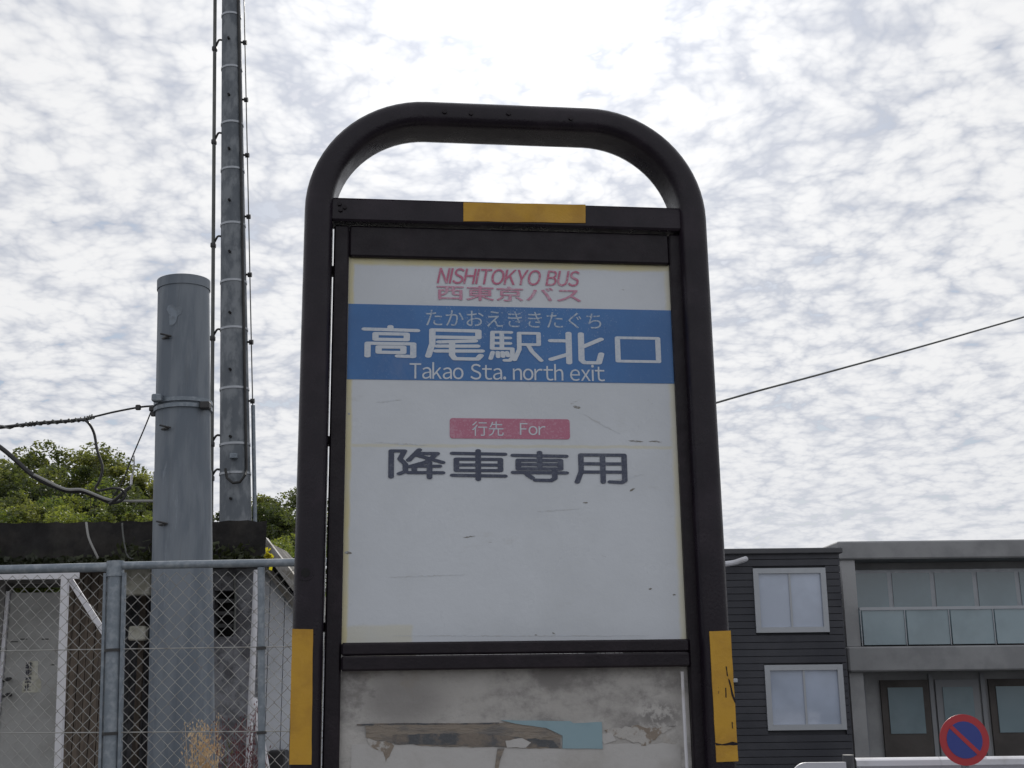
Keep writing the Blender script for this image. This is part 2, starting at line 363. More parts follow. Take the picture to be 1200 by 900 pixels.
def blue_extra(t, oc, c):
    x0, z0 = sl_(610, 375, BY)
    d = t.vm('LENGTH', t.vm('MULTIPLY', t.vm('SUBTRACT', oc, (x0, BY, z0)), (1., 0., 2.6)))
    k = t.ss(d, .17, .03)
    sp = t.noise(oc, 420, 3, .7).outputs[0]; pt = t.noise(oc, 26, 5, .6).outputs[0]
    f = t.m('MULTIPLY', t.ss(t.m('ADD', sp, t.m('MULTIPLY_ADD', pt, .35, -.175)), .58, .72), t.m('MULTIPLY_ADD', k, .62, .12))
    c = t.mix(f, c, (.42,.49,.60))
    st = t.noise(t.vm('MULTIPLY', oc, (1., 1., .45)), 24, 6, .7).outputs[0]
    return t.mix(t.m('MULTIPLY', t.ss(st, .55, .75), .35), c, (.14,.20,.36))
M['blue'] = mat('faded_blue_band', (.044,.160,.40), .35, (.038,.135,.345), 7, 5, .4, .65, extra=blue_extra)
def fade(name, col, tocol, amt=.5, sc=60):
    def ex(t, oc, c):
        n1 = t.noise(oc, sc*5, 3, .7).outputs[0]; n2 = t.noise(oc, sc*.4, 4, .6).outputs[0]
        return t.mix(t.m('MULTIPLY', t.ss(t.m('ADD', n1, t.m('MULTIPLY_ADD', n2, .6, -.3)), .48, .68), amt), c, tocol)
    return mat(name, col, .4, extra=ex)
M['txt_red'] = fade('faded_red_print', (.47,.13,.22), (.56,.38,.46), .7)
M['txt_pink'] = fade('faded_pink_print', (.50,.22,.32), (.56,.45,.53), .75)
M['txt_white'] = fade('white_print', (.56,.60,.66), (.33,.42,.56), .4)
M['txt_white_f'] = fade('faded_white_print', (.42,.49,.58), (.10,.20,.40), .85)
M['txt_navy'] = fade('navy_print', (.045,.055,.095), (.12,.135,.18), .55)
M['pinkband'] = fade('pink_band_print', (.44,.15,.23), (.50,.27,.35), .7)
def quad_px(name, pts, yf, mt, parent, dep=.0006, pb=None):
    b = MB(); b.plate([sl_(x, y, yf) for x, y in pts][::-1], yf-dep, yf+.0003); return b.build(name, mt, parent)
bz1, bz0 = sl_(598, 360, BY)[1], sl_(598, 447, BY)[1]
m = MB(); m.plate([(BX0+.0005,bz0),(BX1-.0005,bz0),(BX1-.0005,bz1),(BX0+.0005,bz1)], BY-.0006, BY+.0003); band = m.build('blue_band', 'blue', board)
# pink rounded label
px0, pz1 = sl_(527, 490, BY); px1, pz0 = sl_(668, 515, BY); r = .004; pl = []
pl += arc_pts((px1-r, pz1-r), r, 0, math.pi/2, 5)+arc_pts((px0+r, pz1-r), r, math.pi/2, math.pi, 5)+arc_pts((px0+r, pz0+r), r, math.pi, 1.5*math.pi, 5)+arc_pts((px1-r, pz0+r), r, 1.5*math.pi, 2*math.pi, 5)
m = MB(); m.plate(pl, BY-.0006, BY+.0003); pinkb = m.build('pink_label', 'pinkband', board)
def text_mesh(body):
    cu_ = bpy.data.curves.new('tmp', 'FONT'); cu_.body = body; cu_.resolution_u = 4
    ob = bpy.data.objects.new('tmp', cu_); C.objects.link(ob)
    me = bpy.data.meshes.new_from_object(ob.evaluated_get(bpy.context.evaluated_depsgraph_get()))
    V = np.array([v.co[:2] for v in me.vertices]); Fs = [tuple(p.vertices) for p in me.polygons]
    bpy.data.objects.remove(ob); bpy.data.curves.remove(cu_); bpy.data.meshes.remove(me); return V, Fs
def wide_mesh(body, gap=.058, space=.32):
    Vs = []; Fa = []; x = 0; nb_ = 0
    for ch in body:
        if ch == ' ': x += space; continue
        if ch == 'I': V, Fs = np.array([(0,0),(.085,0),(.085,.735),(0,.735)]), [(0,1,2,3)]
        else: V, Fs = text_mesh(chr(ord(ch)+0xFEE0))
        V = V.copy(); wd = V[:,0].max()-V[:,0].min(); V[:,0] += x-V[:,0].min()+(.035 if ch == 'I' else 0); wd += .07 if ch == 'I' else 0
        Vs.append(V); Fa += [tuple(i+nb_ for i in f) for f in Fs]; nb_ += len(V); x += wd+gap
    return np.concatenate(Vs), Fa
def text_on(body, box, mt, yf, name='lettering', bold=0, shear=0, parent=None, org=None):
    """box: px corners (x0,yTop,x1,yBottom) measured along the line's middle"""
    V, Fs = wide_mesh(body) if body.isascii() else text_mesh(body); V = V.copy()
    lo, hi = V.min(0), V.max(0); V = (V-lo)/(hi-lo)
    if shear: V[:,0] += shear*V[:,1]; V[:,0] /= V[:,0].max()
    x0, z1 = sl_(box[0], box[1], yf); x1, _ = sl_(box[2], box[1], yf); z0 = sl_((box[0]+box[2])/2, box[3], yf)[1]; z1 = sl_((box[0]+box[2])/2, box[1], yf)[1]
    b = MB(); sh = [(0,0)] if not bold else [(-bold,0),(bold,0),(0,bold*.5),(0,-bold*.5)]
    for k, (dx, dz) in enumerate(sh):
        b.add([(x0+(x1-x0)*p[0]+dx, yf-.0009-.00004*k, z0+(z1-z0)*p[1]+dz) for p in V], Fs)
    return b.build(name, mt, parent or board)
G = {
 '高': [[(49,1),(49,8)],[(2,10),(98,12)],[(22,24),(79,24),(79,42),(22,42),'c'],[(8,95),(8,55),(91,55),(91,95),(63,94)],[(28,66),(73,66),(73,83),(28,83),'c']],
 '尾': [[(10,7),(92,8),(92,29),(11,29)],[(10,7),(10,50),(3,88)],[(22,44),(86,39)],[(19,57),(90,55)],[(17,72),(98,70)],[(45,44),(45,84),(50,95),(90,95),(96,84)]],
 '駅': [[(8,6),(7,58)],[(8,6),(42,6)],[(25,6),(25,58)],[(8,24),(40,24)],[(8,41),(40,41)],[(7,58),(44,58),(44,86),(39,95),(30,95)],[(8,70),(4,90)],[(17,70),(18,84)],[(26,70),(27,83)],[(34,70),(36,81)],
        [(57,8),(93,8),(93,44),(57,44)],[(57,8),(57,60),(48,93)],[(73,44),(80,65),(97,94)]],
 '北': [[(35,4),(35,97)],[(2,28),(35,28)],[(2,87),(34,70)],[(58,5),(58,88),(63,96),(90,96),(95,68)],[(61,46),(95,21)]],
 '口': [[(6,6),(94,6),(94,94),(6,94),'c']],
 '降': [[(4,7),(4,95)],[(4,7),(28,7),(20,34),(30,52),(30,76),(19,84)],[(55,3),(36,38)],[(50,15),(88,15),(68,44),(37,60)],[(53,22),(98,45)],[(42,58),(92,58)],[(46,60),(46,80)],[(36,80),(98,80)],[(74,46),(74,97)]],
 '車': [[(2,12),(98,14)],[(9,31),(90,31),(90,68),(9,68),'c'],[(9,50),(90,50)],[(2,84),(98,86)],[(49,3),(49,97)]],
 '専': [[(2,13),(98,15)],[(11,29),(88,29),(88,57),(11,57),'c'],[(11,43),(88,43)],[(50,3),(50,57)],[(2,69),(98,70)],[(77,60),(77,88),(70,95),(42,94)],[(27,76),(36,87)]],
 '用': [[(12,6),(12,60),(4,95)],[(12,6),(94,6),(94,90),(88,96),(66,94)],[(53,6),(53,95)],[(12,35),(94,35)],[(12,62),(94,62)]],
}
def glyph(ch, box, mt, yf, rx=5.2, ry=4.6, parent=None, name='character'):
    x0, z1 = sl_((box[0]), (box[1]+0), yf); x1, z0 = sl_(box[2], box[3], yf)
    b = MB(); k = 0
    def put(poly):
        nonlocal k
        b.add([(x0+(x1-x0)*p[0]/100, yf-.0009-.00002*k, z1+(z0-z1)*p[1]/100) for p in poly], [tuple(range(len(poly)))]); k += 1
    for st in G[ch]:
        pts = [p for p in st if p != 'c']; closed = st[-1] == 'c'
        if closed: pts = pts+[pts[0]]
        # round the corners of multi-point strokes
        for a, c in zip(pts[:-1], pts[1:]):
            ang = math.atan2((c[1]-a[1])/ry, (c[0]-a[0])/rx); poly = []
            for t in np.linspace(-math.pi/2, math.pi/2, 9): poly.append((c[0]+rx*math.cos(ang+t), c[1]+ry*math.sin(ang+t)))
            for t in np.linspace(math.pi/2, 1.5*math.pi, 9): poly.append((a[0]+rx*math.cos(ang+t), a[1]+ry*math.sin(ang+t)))
            put(poly)
    return b.build(name, mt, parent or board)
def slope(x): return (x-598)*.021
for ch, bx in zip('高尾駅北口', ((426,382,490,420),(500,384,566,423),(572,387,636,425),(644,389,708,427),(720,394,775,426))):
    glyph(ch, bx, 'txt_white', BY, 5.7 if ch != '駅' else 4.3, 5.0 if ch != '駅' else 4.2, parent=board)
for ch, bx in zip('降車専用', ((456,526,520,561),(529,527,593,563),(600,529,665,565),(673,531,736,567))): glyph(ch, bx, 'txt_navy', BY, 5.2, 5.2)
text_on('NISHITOKYO BUS', (512,316,679,334), 'txt_red', BY, bold=.0004, shear=.022)
text_on('西東京バス', (512,336,680,353), 'txt_pink', BY, bold=.0006)
text_on('たかおえききたぐち', (499,365,704,384), 'txt_white_f', BY)
text_on('Takao Sta. north exit', (480,426,708,445.5), 'txt_white', BY, bold=.00012)
text_on('行先', (553,494,590,511), 'txt_white', BY, parent=pinkb); text_on('For', (609,496,639,510), 'txt_white', BY, parent=pinkb)
# lower board and its torn papers
def low_extra(t, oc, c):
    s = t.node('ShaderNodeSeparateXYZ', {0: oc}); zt_ = Z(BB-.036)
    dn = t.ss(s.outputs[2], zt_-.055, zt_-.02)
    n1 = t.noise(t.vm('MULTIPLY', oc, (1., 1., 1.6)), 9, 7, .65).outputs[0]; n2 = t.noise(oc, 60, 5, .7).outputs[0]
    g = t.ss(t.m('ADD', n1, t.m('MULTIPLY_ADD', n2, .25, -.125)), .42, .66)
    xm, zm = sl_(470, 822, .032); d = t.vm('LENGTH', t.vm('MULTIPLY', t.vm('SUBTRACT', oc, (xm, .032, zm)), (1., 0., 1.7)))
    g = t.m('MAXIMUM', g, t.m('MULTIPLY', t.ss(d, .085, .02), .8))
    xm, zm = sl_(770, 838, .032); d = t.vm('LENGTH', t.vm('MULTIPLY', t.vm('SUBTRACT', oc, (xm, .032, zm)), (1., 0., 1.7)))
    g = t.m('MAXIMUM', g, t.m('MULTIPLY', t.ss(d, .05, .01), t.ss(n2, .4, .55)))
    c = t.mix(g, c, (.215,.205,.20))
    br = t.noise(oc, 14, 6, .7).outputs[0]
    return t.mix(t.m('MULTIPLY', t.ss(br, .55, .72), .5), c, (.29,.25,.205))
M['low'] = mat('grimy_lower_board', (.47,.455,.44), .7, (.40,.385,.37), 8, 6, .4, .65, .2, 90, extra=low_extra)
m = MB(); m.box(BX0+.0003, BX1-.0003, .032, .036, Z(-.955), Z(BB-.036)); low = m.build('lower_board', 'low', sign)
def torn(pts, amp, seg):
    out = []
    for a, b_ in zip(pts, pts[1:]+pts[:1]):
        L = math.hypot(b_[0]-a[0], b_[1]-a[1]); n = max(1, int(L/seg))
        for k in range(n):
            t = k/n; j = amp if k else 0; out.append((a[0]+(b_[0]-a[0])*t+random.uniform(-j, j), a[1]+(b_[1]-a[1])*t+random.uniform(-j, j)))
    return out
M['sheet'] = mat('dirty_white_sheet', (.46,.45,.445), .75, (.38,.365,.35), 12, 6, .45, .68, .15, 70)
M['peel'] = mat('brown_adhesive', (.25,.215,.18), .8, (.16,.15,.145), 40, 8, .42, .62, .5, 60, stretch=(.5,1,2))
M['flake'] = mat('flaking_stain', (.24,.20,.165), .8, (.43,.415,.40), 55, 8, .44, .52, .4, 60)
M['grime'] = mat('dark_grime', (.09,.095,.105), .85, (.20,.17,.145), 48, 6, .4, .62, .4, 80)
M['bluepaper'] = mat('pale_blue_paper', (.25,.36,.41), .75, (.21,.31,.36), 18, 5, .45, .68)
LY = .032
xr, zr = sl_(800, 878, LY); zbot = Z(-.9)
xl_, _ = sl_(408, 878, LY)
top_edge = torn([sl_(430, 872, LY), sl_(600, 876, LY), sl_(660, 878, LY), sl_(720, 872, LY), sl_(795, 866, LY)], .0012, .006)[:-1]
top_edge = [p for p in top_edge if p[0] < xr-.004]
sp_ = [p for p in top_edge]; poly = [(xl_, zbot), (xr-.006, zbot)] + sorted(sp_, key=lambda p: -p[0])
# drop the closing return run, keep a clean upper edge
ue = [sl_(x, 872+random.uniform(-1.6, 1.6)+(4 if 520 < x < 700 else 0), LY) for x in range(412, 800, 7)]
m = MB(); m.plate([(xl_, zbot), (ue[-1][0], zbot)] + ue[::-1], LY-.0006, LY+.0002); m.build('torn_sheet', 'sheet', low)
def px_patch(name, pts, mt, lay, amp=.9, seg=6):
    P = torn(pts, amp, seg); b = MB(); b.plate([sl_(x, y, LY) for x, y in P][::-1], LY-.0004-.0004*lay, LY+.0001); return b.build(name, mt, low)
px_patch('adhesive_stain', [(428,850),(580,848),(604,845),(640,853),(657,862),(657,877),(590,876),(500,874),(440,868),(429,864)], 'peel', 2)
px_patch('grime_streak', [(460,861),(560,859),(648,868),(655,876),(590,874.5),(520,873),(462,872)], 'grime', 3, .8, 5)
px_patch('paper_scrap', [(587,844),(668,845),(672,847.5),(705,846),(706,877.5),(659,877),(659,862),(640,853),(604,848)], 'bluepaper', 4, .25, 9)
px_patch('flake_stain', [(708,856),(726,853),(745,850),(770,854),(792,850),(772,862),(756,874),(738,868),(716,862)], 'flake', 1.5, 1.6, 3)
px_patch('tear_crack', [(583,877),(591,877),(586,890),(583,910),(579,910),(581,890)], 'peel', 3, .3, 8)
px_patch('tear_line', [(418,848.6),(470,847.2),(540,847.6),(585,846.6),(585,848.6),(540,849.2),(470,849),(418,850)], 'grime', 2.6, .3, 6)
px_patch('adhesive_stain', [(430,866),(446,864),(462,874),(458,882),(452,893),(449,881),(436,876)], 'flake', 1.6, 1.0, 4)
px_patch('paper_remnant', [(592,868),(612,865),(622,870),(616,876),(594,876)], 'sheet', 4.6, .6, 5)
px_patch('paper_remnant', [(700,860),(716,858),(722,868),(708,872)], 'sheet', 2.2, .8, 4)
xe, ze = sl_(802, 786, .012)
m = MB(); pts = [sl_(x, y, .012) for x, y in ((801,787),(803,830),(805,870),(807,905),(807,980))]
m.tube([(p[0], .020, p[1]) for p in pts], .0022, 6); m.build('edge_strip', 'white_steel', low)
# tapes
def tape(pts, yf, mt, amp=.25):
    P = torn(pts, amp, 14); b = MB(); b.plate([sl_(x, y, yf) for x, y in P][::-1], yf-.0011, yf+.0003); return b.build('reflective_tape', mt, sign)
tape([(543,237.5),(686,240),(686,261.5),(543,259.5)], .012, 'tape')
tape([(342.5,737),(367,737.5),(365,896),(339,896)], 0, 'tape')
tape([(831,740),(856,739),(865,892),(839.5,893)], 0, 'tape_worn')
tp_ = [o for o in sign.children if o.name.startswith('reflective_tape')]
for pts in ([(838,870.5),(846,872),(858,869),(864,870.5),(864,873),(850,873.5),(839,873.5)], [(850,781),(851.5,781),(853,793),(851.5,792)], [(853,795),(855,797),(858.5,811),(862,822),(861,824),(857,815)], [(849.5,806),(850.7,806),(851,818),(849.8,817)], [(857,846),(858.2,846),(858.8,854),(857.6,853)]):
    P = torn(pts, .25, 4); b = MB(); b.plate([sl_(x, y, 0) for x, y in P][::-1], -.0014, 0); b.build('tear', 'frame2', tp_[-1])
M['scuff'] = mat('scuff_stain', (.20,.19,.17), .8, (.40,.42,.44), 160, 5, .44, .60)
M['faint_scuff'] = mat('faint_scuff', (.475,.49,.51), .5, (.535,.57,.62), 90, 5, .40, .60)
def scuff(x, y, L, wd, ang, mt='scuff'):
    n_ = max(5, int(L/2)); up_, dn_ = [], []
    ca, sa_ = math.cos(math.radians(ang)), math.sin(math.radians(ang))
    for k in range(n_+1):
        t = k/n_-.5; e = wd*(1-abs(2*t)**1.5)*random.uniform(.45,1.1)+.15; j = random.uniform(-.5,.5)
        up_.append((x+L*t*ca-(-e+j)*sa_, y+L*t*sa_+(-e+j)*ca)); dn_.append((x+L*t*ca-(e+j)*sa_, y+L*t*sa_+(e+j)*ca))
    b = MB(); b.plate([sl_(px, py, BY) for px, py in up_+dn_[::-1]][::-1], BY-.0002, BY+.0002); b.build('scuff_mark', mt, board)
for a_ in ((676,477,9,2.6,10),(408,648,9,2.0,0),(745,517,18,1.2,5),(768,517.5,16,1.0,2),(741,574,7,1.8,-25),(686,589,6,1.0,0),(762,690,4,1.0,-10),(790,697,4,.9,0),(649,742,4,1.0,20),(628,744,3,.8,0),(409,485,3,2,70),(550,629,14,.8,-8)): scuff(*a_)
for a_ in ((470,520,60,1.0,3),(705,497,50,1.0,28),(735,560,40,1.4,-12),(500,675,90,.8,-2),(610,745,300,.8,0),(455,470,30,1.0,-6),(655,598,50,1.0,-4)): scuff(*a_, 'faint_scuff')
m = MB(); m.box(-.34, .345, -.10, .17, -.004, .11, .012); m.build('concrete_foot', 'concrete', sign)
# ------------------------------------------------------------------ poles
def pole(name, label, px_top, px_bot, Y, rt_, rb_, mt, zt=None, group=None):
    T = at(*px_top, Y); B = at(*px_bot, Y); d = (T-B).normalized(); k = (-.3-B.z)/d.z; base = B + d*k
    return T, B, d, base
Yk = 7.2
T, B, d1, base1 = pole('', '', (215.5,331), (212.5,890), Yk, 0, 0, '')
L1 = (T-base1).length; f_ = lambda z: base1 + d1*((z-base1.z)/d1.z)
depth = lambda p: (p-CP).dot(fw)
rtop = 29.2*depth(T)/F; rbot = 36.5*depth(B)/F
rad1 = lambda z: rbot + (rtop-rbot)*(z-B.z)/(T.z-B.z)
tp = thing('cut_off_pole', 'thick grey pole sawn off at the top, standing behind the chain-link fence', 'pole', (base1.x, base1.y, 0))
def on(o, parent):                                    # keep world-space mesh coordinates under a placed Empty
    o.parent = parent; o.matrix_parent_inverse = Matrix.Translation(-parent.location); return o
def zpx(y, x, Y): return at(x, y, Y).z
m = MB()
zs = [0-.1] + [zpx(y, 214, Yk) for y in (890, 780, 664, 552)]
segs = [(-.1, zpx(716,213,Yk)), (zpx(716,213,Yk), zpx(553,213,Yk)), (zpx(553,213,Yk), T.z)]
for i, (a, b) in enumerate(segs):
    m = MB(); sh = .0045*(2-i)
    n = 6; m.tube([f_(a+(b-a)*k/n+(0 if k else -.01)) for k in range(n+1)], [rad1(a+(b-a)*k/n)+sh for k in range(n+1)], 40, True); on(m.build('pole_section', 'pole_thick', None, True), tp)
m = MB(); zl = zpx(341, 215, Yk); m.tube([f_(zl), f_(T.z+.004)], rtop+.006, 40); on(m.build('cap_ring', 'pole_thick', None, True), tp)
m = MB(); m.tube([f_(T.z), f_(T.z+.006)], rtop-.02, 32); on(m.build('hollow_top', 'hole'), tp)
for y in (474, 481):
    z = zpx(y, 213, Yk); m = MB(); m.tube([f_(z-.012), f_(z+.012)], rad1(z)+.012, 40); on(m.build('clamp_band', 'galv', None, True), tp)
def front(z, ang, extra=0):                            # point on the thick pole's face, ang 0 = towards camera, + = right
    c = f_(z); r = rad1(z)+extra; return c + Vector((math.sin(ang)*r, -math.cos(ang)*r, 0))
for ang, y, sx, mt in ((-.62, 473, .03, 'galv'), (1.0, 480, .03, 'dark_iron')):
    p = front(zpx(y,213,Yk), ang, .03); m = MB(); m.box(p.x-sx, p.x+sx, p.y-.03, p.y+.03, p.z-.022, p.z+.022, .006); on(m.build('clamp_lug', mt), tp)
for px, py in ((195,403),(196,508),(192,618)):
    ang = math.asin(max(-1, min(1, (px-214)/31))); z = zpx(py, px, Yk); p = front(z, ang, -.01); q = front(z, ang*.4, .02)
    m = MB(); m.tube([p, q], .011, 8); m.tube([q-Vector((.045,.01,-.014)), q+Vector((.02,0,.0))], .006, 6); on(m.build('step_bolt', 'dark_iron', None, True), tp)
px_, py_ = 211, 376; z = zpx(py_, px_, Yk)
pts = []
for k in range(18):
    a = 2*math.pi*k/18; rr = .055*(1+.35*math.sin(3*a+.6)+.15*math.sin(5*a)); pts.append((rr*math.cos(a)*.75-.02, rr*math.sin(a)*1.15))
M['patchm'] = mat('pale_paint_patch', (.20,.235,.28), .7, (.155,.18,.21), 20, 4)
m = MB(); m.add([front(z+b, a/.17, .003) for a, b in pts], [tuple(range(18))]); on(m.build('paint_patch', 'patchm'), tp)
# thin tall utility pole
Yt = 11.5
Tb = at(276, 600, Yt); Tt = at(271, 0, Yt); d2 = (Tt-Tb).normalized(); base2 = Tb + d2*((-.2-Tb.z)/d2.z)
g_ = lambda z: base2 + d2*((z-base2.z)/d2.z)
r0 = 18.3*depth(Tb)/F; r1 = 10.6*depth(Tt)/F
rad2 = lambda z: r0 + (r1-r0)*(z-Tb.z)/(Tt.z-Tb.z)
ztop = Tt.z+1.4
up = thing('utility_pole', 'tall slim concrete utility pole with conduits, rising behind the shed roof', 'pole', (base2.x, base2.y, 0))
m = MB(); m.tube([g_(-.2+(ztop+.2)*k/16) for k in range(17)], [rad2(-.2+(ztop+.2)*k/16) for k in range(17)], 28); on(m.build('shaft', 'pole_thin', None, True), up)
bands = (20,82,147,201,265,332,387,457,522,556,-45,-110)
for y in bands:
    z = zpx(y, 273, Yt); m = MB(); m.tube([g_(z-.011), g_(z+.011)], rad2(z)+.006, 28); on(m.build('steel_band', 'band', None, True), up)
def side(z, ang, e=0): c = g_(z); r = rad2(z)+e; return c+Vector((math.sin(ang)*r, -math.cos(ang)*r, 0))
zc0 = zpx(620, 300, Yt); zc1 = ztop-.2
# conduit on the left (runs down past the shed roof)
lx = lambda y: 252-4*(y/560.)
ys = list(range(-60, 651, 10)); 
m = MB(); m.tube([at(lx(y), y, Yt+.02) for y in ys], .019, 8); on(m.build('conduit', 'conduit', None, True), up)
for y in (-42, 57, 166, 287, 396, 520, 560):
    p = at(lx(y), y, Yt+.02); z = p.z+.03; q = side(z+.04, -1.25, 0); m = MB(); m.tube(catmull([p, p+Vector((.02,0,.05)), q+Vector((-.03,0,.0)), q], 4), .011, 6)
    m.box(p.x-.025, p.x+.025, p.y-.025, p.y+.025, p.z-.03, p.z+.02, .006); on(m.build('conduit_bracket', 'dark_iron', None, True), up)
# earth wire on the right on stand-offs
rx_ = lambda y: 286+10*(y/470.)
m = MB(); m.tube([at(rx_(y), y, Yt) for y in range(-60, 481, 12)], .0065, 6); on(m.build('earth_wire', 'conduit'), up)
for y in (-15, 50, 117, 182, 254, 322, 401, 470):
    p = at(rx_(y), y, Yt); q = side(p.z, 1.45, -.01); m = MB(); m.tube([q, p], .011, 6); m.tube([p-Vector((.02,0,0)), p+Vector((.018,0,0))], .026, 8); on(m.build('stand_off', 'dark_iron', None, True), up)
m = MB(); m.tube([at(296.5+2.5*(y-475)/150., y, Yt) for y in range(475, 641, 15)], .02, 8); on(m.build('guard_pipe', 'galv', None, True), up)
# black cable down the front right with a J at its end
pts = [side(z, .95, .014) for z in np.linspace(ztop-.3, zpx(552, 288, Yt), 26)]
J = [at(x, y, Yt-.2) for x, y in ((287,557),(281,565),(273,566),(266,560),(264,549))]
m = MB(); m.tube(pts+J, .0135, 8); on(m.build('riser_cable', 'cable', None, True), up)
for y in (51, 117, 180, 240, 300, 371, 437, 515, 587):
    z = zpx(y, 271, Yt); p = side(z, -.05, -.01); q = side(z, -.05, .03); m = MB(); m.tube([p, q], .013, 8); on(m.build('step_socket', 'hole'), up)
p = side(zpx(538, 273, Yt), .15, .03); m = MB(); m.box(p.x-.035, p.x+.035, p.y-.02, p.y+.03, p.z-.025, p.z+.025, .006); on(m.build('clamp', 'galv'), up)
# ------------------------------------------------------------------ cables
def cable(name, label, pts, r, mt='cable', n=6, group=None, sub=8):
    m = MB(); P_ = catmull(pts, sub); m.tube(P_, r if not isinstance(r, list) else (r+[r[-1]]*99)[:len(P_)], n); return tag(m.build(name, mt, None, True), label, 'cable', group)
yc = Yk
messenger = cable('messenger_wire', 'dark twisted cable running from the clamp on the thick pole out over the trees', [at(-1100,600,yc+4), at(-420,560,yc+1.5), at(-200,524,yc+.8), at(0,501,yc), at(45,496,yc), at(92,492,yc), at(135,482.5,yc), at(165,477,yc), at(184,475.5,yc)], [.0105]*41+[.0060]*24)
m = MB(); P = catmull([at(-200,524,yc+.8), at(0,501,yc), at(45,496,yc), at(92,492,yc), at(110,488,yc)], 30)
m.tube([p+Vector((0, .012*math.cos(i*1.1), .012*math.sin(i*1.1))) for i, p in enumerate(P)], .006, 5); m.build('lashing', 'conduit', messenger)
cable('drop_cable', 'black drop cable curling down from the twisted cable to a loop', [at(92,492,yc-.01), at(102,494,yc-.03), at(110,507,yc), at(114,528,yc), at(120,547,yc), at(117,562,yc), at(112,572,yc), at(116,575,yc), at(132,572,yc-.03), at(143,574,yc-.06), at(147,580,yc-.06), at(140,588,yc-.06), at(128,590,yc-.03)], .0085)
cable('stay_wire', 'thin slanting wire dropping from the thick pole to the cable loop', [at(178,480,yc), at(170,500,yc), at(156,533,yc), at(144,563,yc), at(133,582,yc), at(126,590,yc)], .0042)
for i, (a, e, rr) in enumerate((((0,523),0,.0145),)):
    cable('power_cable', 'thick black cable sagging across the trees towards the thick pole', [at(-1100,100,yc+2.4), at(-500,280,yc+1.0), at(-160,430,yc+.3), at(-70,478,yc+.1), at(0,524,yc), at(40,558,yc), at(75,574,yc), at(98,576,yc), at(128,588,yc)], rr, n=8)
cable('pale_cable', 'pale grey cable along the black one, ending at the thick pole', [at(40,556,yc-.02), at(75,572.5,yc-.02), at(97,574,yc-.02), at(126,585,yc-.02), at(145,587,yc), at(165,587,yc), at(185,587,yc)], .009, 'cable_grey')
cable('tie_cable', 'short black cable twisted through the loop beside the thick pole', [at(128,591,yc-.04), at(137,584,yc-.05), at(147,575,yc-.05), at(152,571,yc-.02)], .011)
hang = cable('thin_wire', 'fine pale wire hanging with a small white connector beside the thick pole', [at(157,534,yc), at(157,548,yc), at(154,560,yc), at(153,570,yc)], .004, 'cable_grey')
m = MB(); m.tube([at(154.5,556,yc), at(153.5,568,yc)], .008, 6); m.build('connector', 'white_steel', hang, True)
for x, y, lb in ((162,477.5,'small black clamp on the cable a little before the thick pole'),(178,479,'black wire clamp touching the thick pole at the cable end'),(180,485,'black hook clamp below the cable end on the thick pole')):
    p = at(x, y, yc-.01); m = MB(); m.box(p.x-.016, p.x+.016, p.y-.012, p.y+.012, p.z-.016, p.z+.016, .005); m.build('wire_clamp', 'dark_iron', messenger)
sag = [at(x, y, Y) for x, y, Y in ((398,600,9.6),(600,545,10.2),(843,471,11),(960,439,11.5),(1080,406,12),(1200,371.5,12.6),(1500,285,14))]
cable('overhead_line', 'single thin dark overhead wire crossing the open sky beside the sign', sag, .0105, 'conduit', sub=14)
# ------------------------------------------------------------------ shed
Ys = 8.6
shed = thing('concrete_shed', 'old low concrete shed with mossy black roof edge and grey steel door', 'shed', (at(100,800,Ys).x, Ys, 0))
X = lambda px, y=750, Y=Ys: at(px, y, Y).x
Zp = lambda py, px=100, Y=Ys: at(px, py, Y).z
zr0, zr1 = Zp(661, 100, 8.15), Zp(613, 100, 8.15)
def sbox(name, mt, x0, x1, y0, y1, z0, z1, parent=None, bev=0):
    b = MB(); b.box(x0, x1, y0, y1, z0, z1, bev); o = b.build(name, mt); return on(o, shed) if parent is None else sub(o, parent)
def sub(o, parent): o.parent = parent; return o
# uneven mossy fascia slab
vs = []; fs = []; nx = 60; xa, xb = X(-330), X(312, 640, 8.15); xbb = at(306, 640, 10.4).x
m = MB()
for i in range(nx+1):
    x = xa+(xb-xa)*i/nx; zj = random.uniform(-.012, .012); zt_ = zr1+random.uniform(-.008, .008)+ .06*(1-i/nx)*.3
    m.v += [(x, 8.12+random.uniform(-.01,.01), zr0+zj), (x, 8.15+random.uniform(-.008,.008), zt_), (xa+(xbb-xa)*i/nx, 10.4, zt_+.02), (xa+(xbb-xa)*i/nx, 10.4, zr0)]
for i in range(nx):
    for k in range(4): j = (k+1) % 4; m.f.append((i*4+k, i*4+j, i*4+4+j, i*4+4+k))
m.f += [(0,1,2,3), (nx*4+3, nx*4+2, nx*4+1, nx*4)]
roof = on(m.build('roof_slab', 'fascia'), shed)
# moss tufts / ivy along the lower edge of the fascia
m = MB()
for _ in range(1500):
    x = random.uniform(xa, xb); zz = zr0 + abs(random.gauss(0, .055)); 
    if math.sin(x*2.3)+math.sin(x*5.1+1) < -.2: zz = zr0+abs(random.gauss(0,.02))
    p = Vector((x, 8.10+random.uniform(-.02,.0), zz)); s_ = random.uniform(.012,.03); a = Vector((random.gauss(0,1),random.gauss(0,.4),random.gauss(0,1))).normalized()*s_; b = Vector((random.gauss(0,1),random.gauss(0,.6),random.gauss(0,1))).normalized()*s_
    m.add([p-a, p+b, p+a, p-b], [(0,1,2,3)])
o = on(m.build('moss', 'ivy'), shed); o['kind'] = 'stuff'
zw = zr0+.02
sbox('wall', 'shed_wall', X(-330), X(1), Ys, Ys+.15, 0, zw)
dz = Zp(694, 40); sbox('lintel', 'shed_wall', X(1)+.002, X(73)-.002, Ys+.002, Ys+.15, dz+.07, zw)
